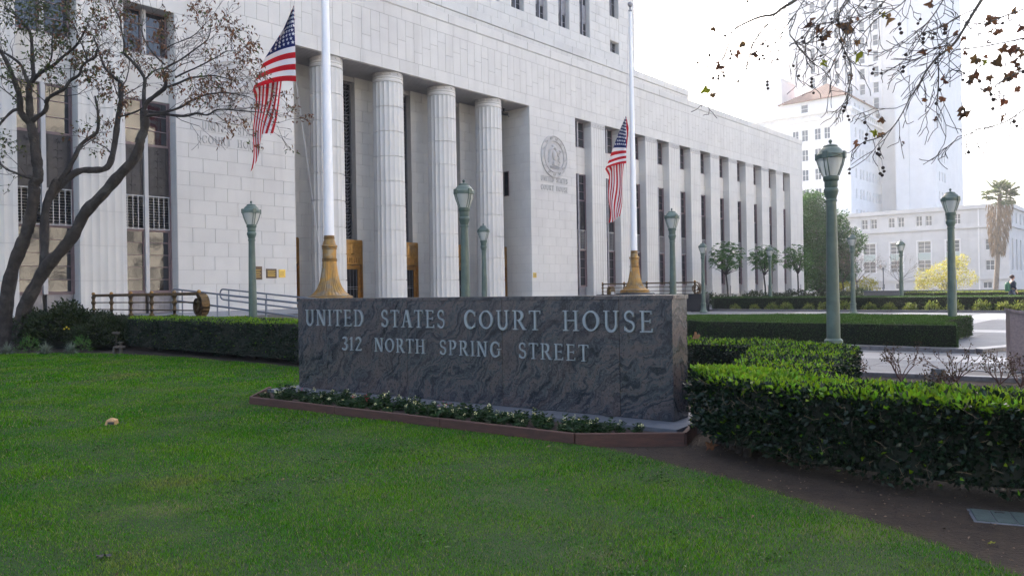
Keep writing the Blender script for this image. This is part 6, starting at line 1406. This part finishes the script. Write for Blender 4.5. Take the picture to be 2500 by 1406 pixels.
# office block across the street, behind the photographer: it is what the courthouse windows mirror
OF=thing('office_building','cream office block across the street mirrored in the courthouse windows','building',FW(0,70),PHI+math.pi)
hs=[(a,a+1.5,z,z+2.2) for a in [-70+3.4*k for k in range(34)] for z in (3.0,7.4,11.8,16.2,20.6)]
mb=ring_wall(-72,46,0,27,hs,0,.4); mb.box(-72,46,.5,18,0,27); mb.build('wall',OFFICE,OF)
pw=MB()
for h in hs: pw.quad((h[0],.39,h[2]),(h[1],.39,h[2]),(h[1],.39,h[3]),(h[0],.39,h[3]))
stuff(pw.build('window_panes',GLASS_DARK,OF)); MB().box(-72.4,46.4,-.5,18.4,27,27.8).build('roof_cornice',OFFICE,OF)
# street lamp with two lights by the white building and a small blue sign, low wall
q=atY(2157,705,88); tl_=thing('twin_street_lamp','distant grey lamp post with white globes and a small sign','street lamp',(q.x,q.y,0)); Hq=atY(2157,640,88).z
MB().lathe([(.16,0),(.1,.4),(.07,.6),(.06,Hq-.9),(.14,Hq-.8),(.08,Hq-.6)],10).build('post',STEELRAIL,tl_,40)
for k in (-.22,.22): MB().lathe([(.01,0),(.16,.12),(.2,.35),(.14,.55),(.02,.62)],10,(k,0,Hq-.65)).build('globe',WHITEBAR,tl_,60)
MB().box(-.55,-.1,-.02,.02,Hq-2.9,Hq-2.2).build('sign_plate',WHITEBAR,tl_)
q=atY(2331,706,80); bs=thing('street_sign','small blue vertical sign beside a lamp post','sign',(q.x,q.y,0)); BLUESIGN=mat('blue_sign',(.02,.14,.42),rough=.5); zt_=atY(2331,683,80).z
MB().tube([(0,0,-.1),(0,0,zt_)],.03,6).build('post',STEELRAIL,bs); MB().box(-.2,.2,-.03,.03,.6,zt_).build('plate',BLUESIGN,bs); MB().box(-.12,.12,-.036,-.03,zt_-.55,zt_-.45).box(-.12,.08,-.036,-.03,zt_-.75,zt_-.68).build('white_lines',WHITEBAR,bs)
w0=fa+fd*6+fn*12.5; w1=fb+fd*14+fn*12.5
lw_=thing('low_wall','low grey wall behind the sunlit hedge strip','wall',w0,math.atan2(fd.y,fd.x)); MB().box(0,(w1-w0).length,0,.4,-.2,.98).build('body',CURB,lw_); MB().box(-.05,(w1-w0).length+.05,-.05,.45,.98,1.06).build('coping',CONCRETE,lw_)
dw=thing('dark_entrance','dark glazed entrance gate at the courthouse far corner below the dense tree','gate',FW(68.4,-3),PHI); MB().box(-1.3,2.6,0,.1,0,3.6).build('glazing',GLASS_DARK,dw)
for k in range(5): MB().box(-1.3+k*.95,-1.24+k*.95,-.05,0,0,3.6).build('post',STEELRAIL,dw)
MB().box(-1.35,2.65,-.06,.0,3.6,3.72).build('header',STEELRAIL,dw)
# ================================================================== person walking behind the far hedge
PY=45.0; pq=atY(2470,700,PY); pe=thing('person','walking person in navy jacket with green backpack behind the long hedge','person',(pq.x,pq.y,.1))
SKIN=mat('skin',(.48,.27,.20),rough=.55); HAIR=mat('dark_red_hair',(.06,.025,.018),rough=.6); NAVY=mat('navy_jacket',(.012,.018,.045),rough=.8); JEANS=mat('blue_jeans',(.03,.045,.09),rough=.85); PACK=mat('green_backpack',(.015,.10,.055),rough=.7); SHOE=mat('dark_shoe',(.02,.02,.022),rough=.6); SHIRT=mat('pale_shirt',(.42,.45,.55),rough=.8)
def skin(name,verts,edges,rad,m,parent,root=0,sub=2):
    me=bpy.data.meshes.new(name); me.from_pydata(verts,edges,[]); me.materials.append(m); o=link(name,me,parent); md=o.modifiers.new('skin','SKIN'); md.use_smooth_shade=True
    for i,r_ in enumerate(rad):
        sv=me.skin_vertices[0].data[i]; sv.radius=r_ if hasattr(r_,'__len__') else (r_,r_); sv.use_root=(i==root)
    s=o.modifiers.new('sub','SUBSURF'); s.levels=sub; s.render_levels=sub; return o
# walks towards +x ; y is to the side
V_=[(0,0,.98),(0,0,1.15),(.02,0,1.38),(.04,0,1.52),(.06,0,1.60),(.07,0,1.70),(.06,0,1.80),
   (.03,-.18,1.45),(.0,-.23,1.2),(.12,-.22,.98),(.15,-.21,.90),(.03,.18,1.45),(.06,.23,1.2),(.2,.22,1.02),(.25,.21,.95),
   (.0,-.09,.95),(.16,-.10,.52),(.10,-.10,.10),(.24,-.10,.04),(.0,.09,.95),(-.10,.10,.52),(-.28,.10,.14),(-.17,.10,.05)]
E2_=[(0,1),(1,2),(2,3),(3,4),(4,5),(5,6),(2,7),(7,8),(8,9),(9,10),(2,11),(11,12),(12,13),(13,14),(0,15),(15,16),(16,17),(17,18),(0,19),(19,20),(20,21),(21,22)]
Rr=[(.13,.10),(.13,.10),(.15,.10),(.06,.06),(.055,.055),(.085,.075),(.075,.07),.06,.045,.036,.03,.06,.045,.036,.03,.085,.06,.042,.035,.085,.06,.042,.035]
skin('body',V_,E2_,Rr,SKIN,pe)
hn_=MB()
for sd in (-1,1):
    wr=Vector((.16,-.21,.885)) if sd<0 else Vector((.265,.21,.94))
    for f in range(4): a=wr+Vector((.012*f-.015,.0,-.03)); hn_.tube([a,a+Vector((.02,0,-.05-.008*(f in (1,2)))),a+Vector((.045,-sd*.008,-.075))],[.010,.009,.007],6)
    hn_.tube([wr+Vector((.01,-sd*.02,-.01)),wr+Vector((.05,-sd*.025,-.035)),wr+Vector((.062,-sd*.02,-.055))],[.011,.010,.008],6)
hn_.build('fingers',SKIN,pe,60)
skin('jacket',[(0,0,.94),(0,0,1.15),(.02,0,1.38),(.035,0,1.50),(.03,-.18,1.45),(.0,-.235,1.2),(.11,-.225,1.0),(.03,.18,1.45),(.06,.235,1.2),(.19,.225,1.03)],[(0,1),(1,2),(2,3),(2,4),(4,5),(5,6),(2,7),(7,8),(8,9)],[(.165,.135),(.165,.13),(.175,.13),(.085,.08),.085,.066,.055,.085,.066,.055],NAVY,pe)
skin('trousers',[(0,0,1.0),(0,-.09,.92),(.16,-.10,.52),(.10,-.10,.14),(0,.09,.92),(-.10,.10,.52),(-.27,.10,.17)],[(0,1),(1,2),(2,3),(0,4),(4,5),(5,6)],[(.14,.12),.10,.075,.06,.10,.075,.06],JEANS,pe)
MB(Matrix.Translation((.145,0,1.2))@Matrix.Diagonal((.05,.1,.24,1))).lathe([(.0,-1),(.7,-.8),(1,0),(.7,.8),(0.0,1)],10).build('shirt_front',SHIRT,pe,60)
for x,y,z in ((.16,-.10,.045),(-.22,.10,.055)): MB(Matrix.Translation((x,y,z))@Matrix.Diagonal((.14,.05,.05,1))).lathe([(.3,-1),(.9,-.9),(1,-.2),(.7,.6),(.2,1)],10).build('shoe',SHOE,pe,60)
hh=MB(Matrix.Translation((.045,0,1.735))@Matrix.Diagonal((.115,.098,.125,1))); hh.lathe([(.0,-.9),(.6,-.75),(.95,-.25),(1,.3),(.75,.75),(.0,1)],14); hh.M=Matrix.Translation((-.075,0,1.73))@Matrix.Diagonal((.05,.05,.07,1)); hh.lathe([(.0,-1),(.8,-.5),(1,0),(.8,.5),(0.0,1)],10); hh.build('hair',HAIR,pe,60)
fc=MB(Matrix.Translation((.10,0,1.69))@Matrix.Diagonal((.075,.072,.10,1))); fc.lathe([(.0,-1),(.7,-.75),(1,0),(.9,.5),(.3,.95)],14); fc.M=None; fc.tube([(.165,0,1.715),(.195,0,1.685),(.17,0,1.68)],[.012,.016,.01],6); fc.build('face',SKIN,pe,60)
ey=MB()
for sd in (-1,1): ey.box(.163,.17,sd*.03-.012,sd*.03+.012,1.712,1.722)
ey.box(.163,.172,-.022,.022,1.645,1.652); ey.build('facial_features',HAIR,pe)
MB(Matrix.Translation((-.25,0,1.17))@Matrix.Diagonal((.14,.17,.27,1))).lathe([(.4,-1),(.85,-.92),(1,-.4),(.95,.4),(.7,.85),(.2,1)],16).build('backpack',PACK,pe,60)
MB().tube([(-.12,-.12,1.4),(.05,-.15,1.5),(.17,-.14,1.38),(.1,-.19,1.1),(-.15,-.16,1.0)],.02,6).tube([(-.12,.12,1.4),(.05,.15,1.5),(.17,.14,1.38),(.1,.19,1.1),(-.15,.16,1.0)],.02,6).build('backpack_straps',PACK,pe)
# ================================================================== haze
HZ=bpy.data.materials.new('haze_air'); HZ.use_nodes=True; nt=HZ.node_tree; nt.nodes.remove(nt.nodes['Principled BSDF'])
pv=nt.nodes.new('ShaderNodeVolumePrincipled'); pv.inputs['Color'].default_value=(.93,.96,1,1); pv.inputs['Density'].default_value=.0006; pv.inputs['Anisotropy'].default_value=.35
nt.links.new(pv.outputs[0],nt.nodes['Material Output'].inputs['Volume'])
if True:
    hz=MB().box(-705,905,-505,1105,-1.3,114).build('haze',HZ); stuff(hz); tag(hz,'pale sunlit haze filling the air','haze')
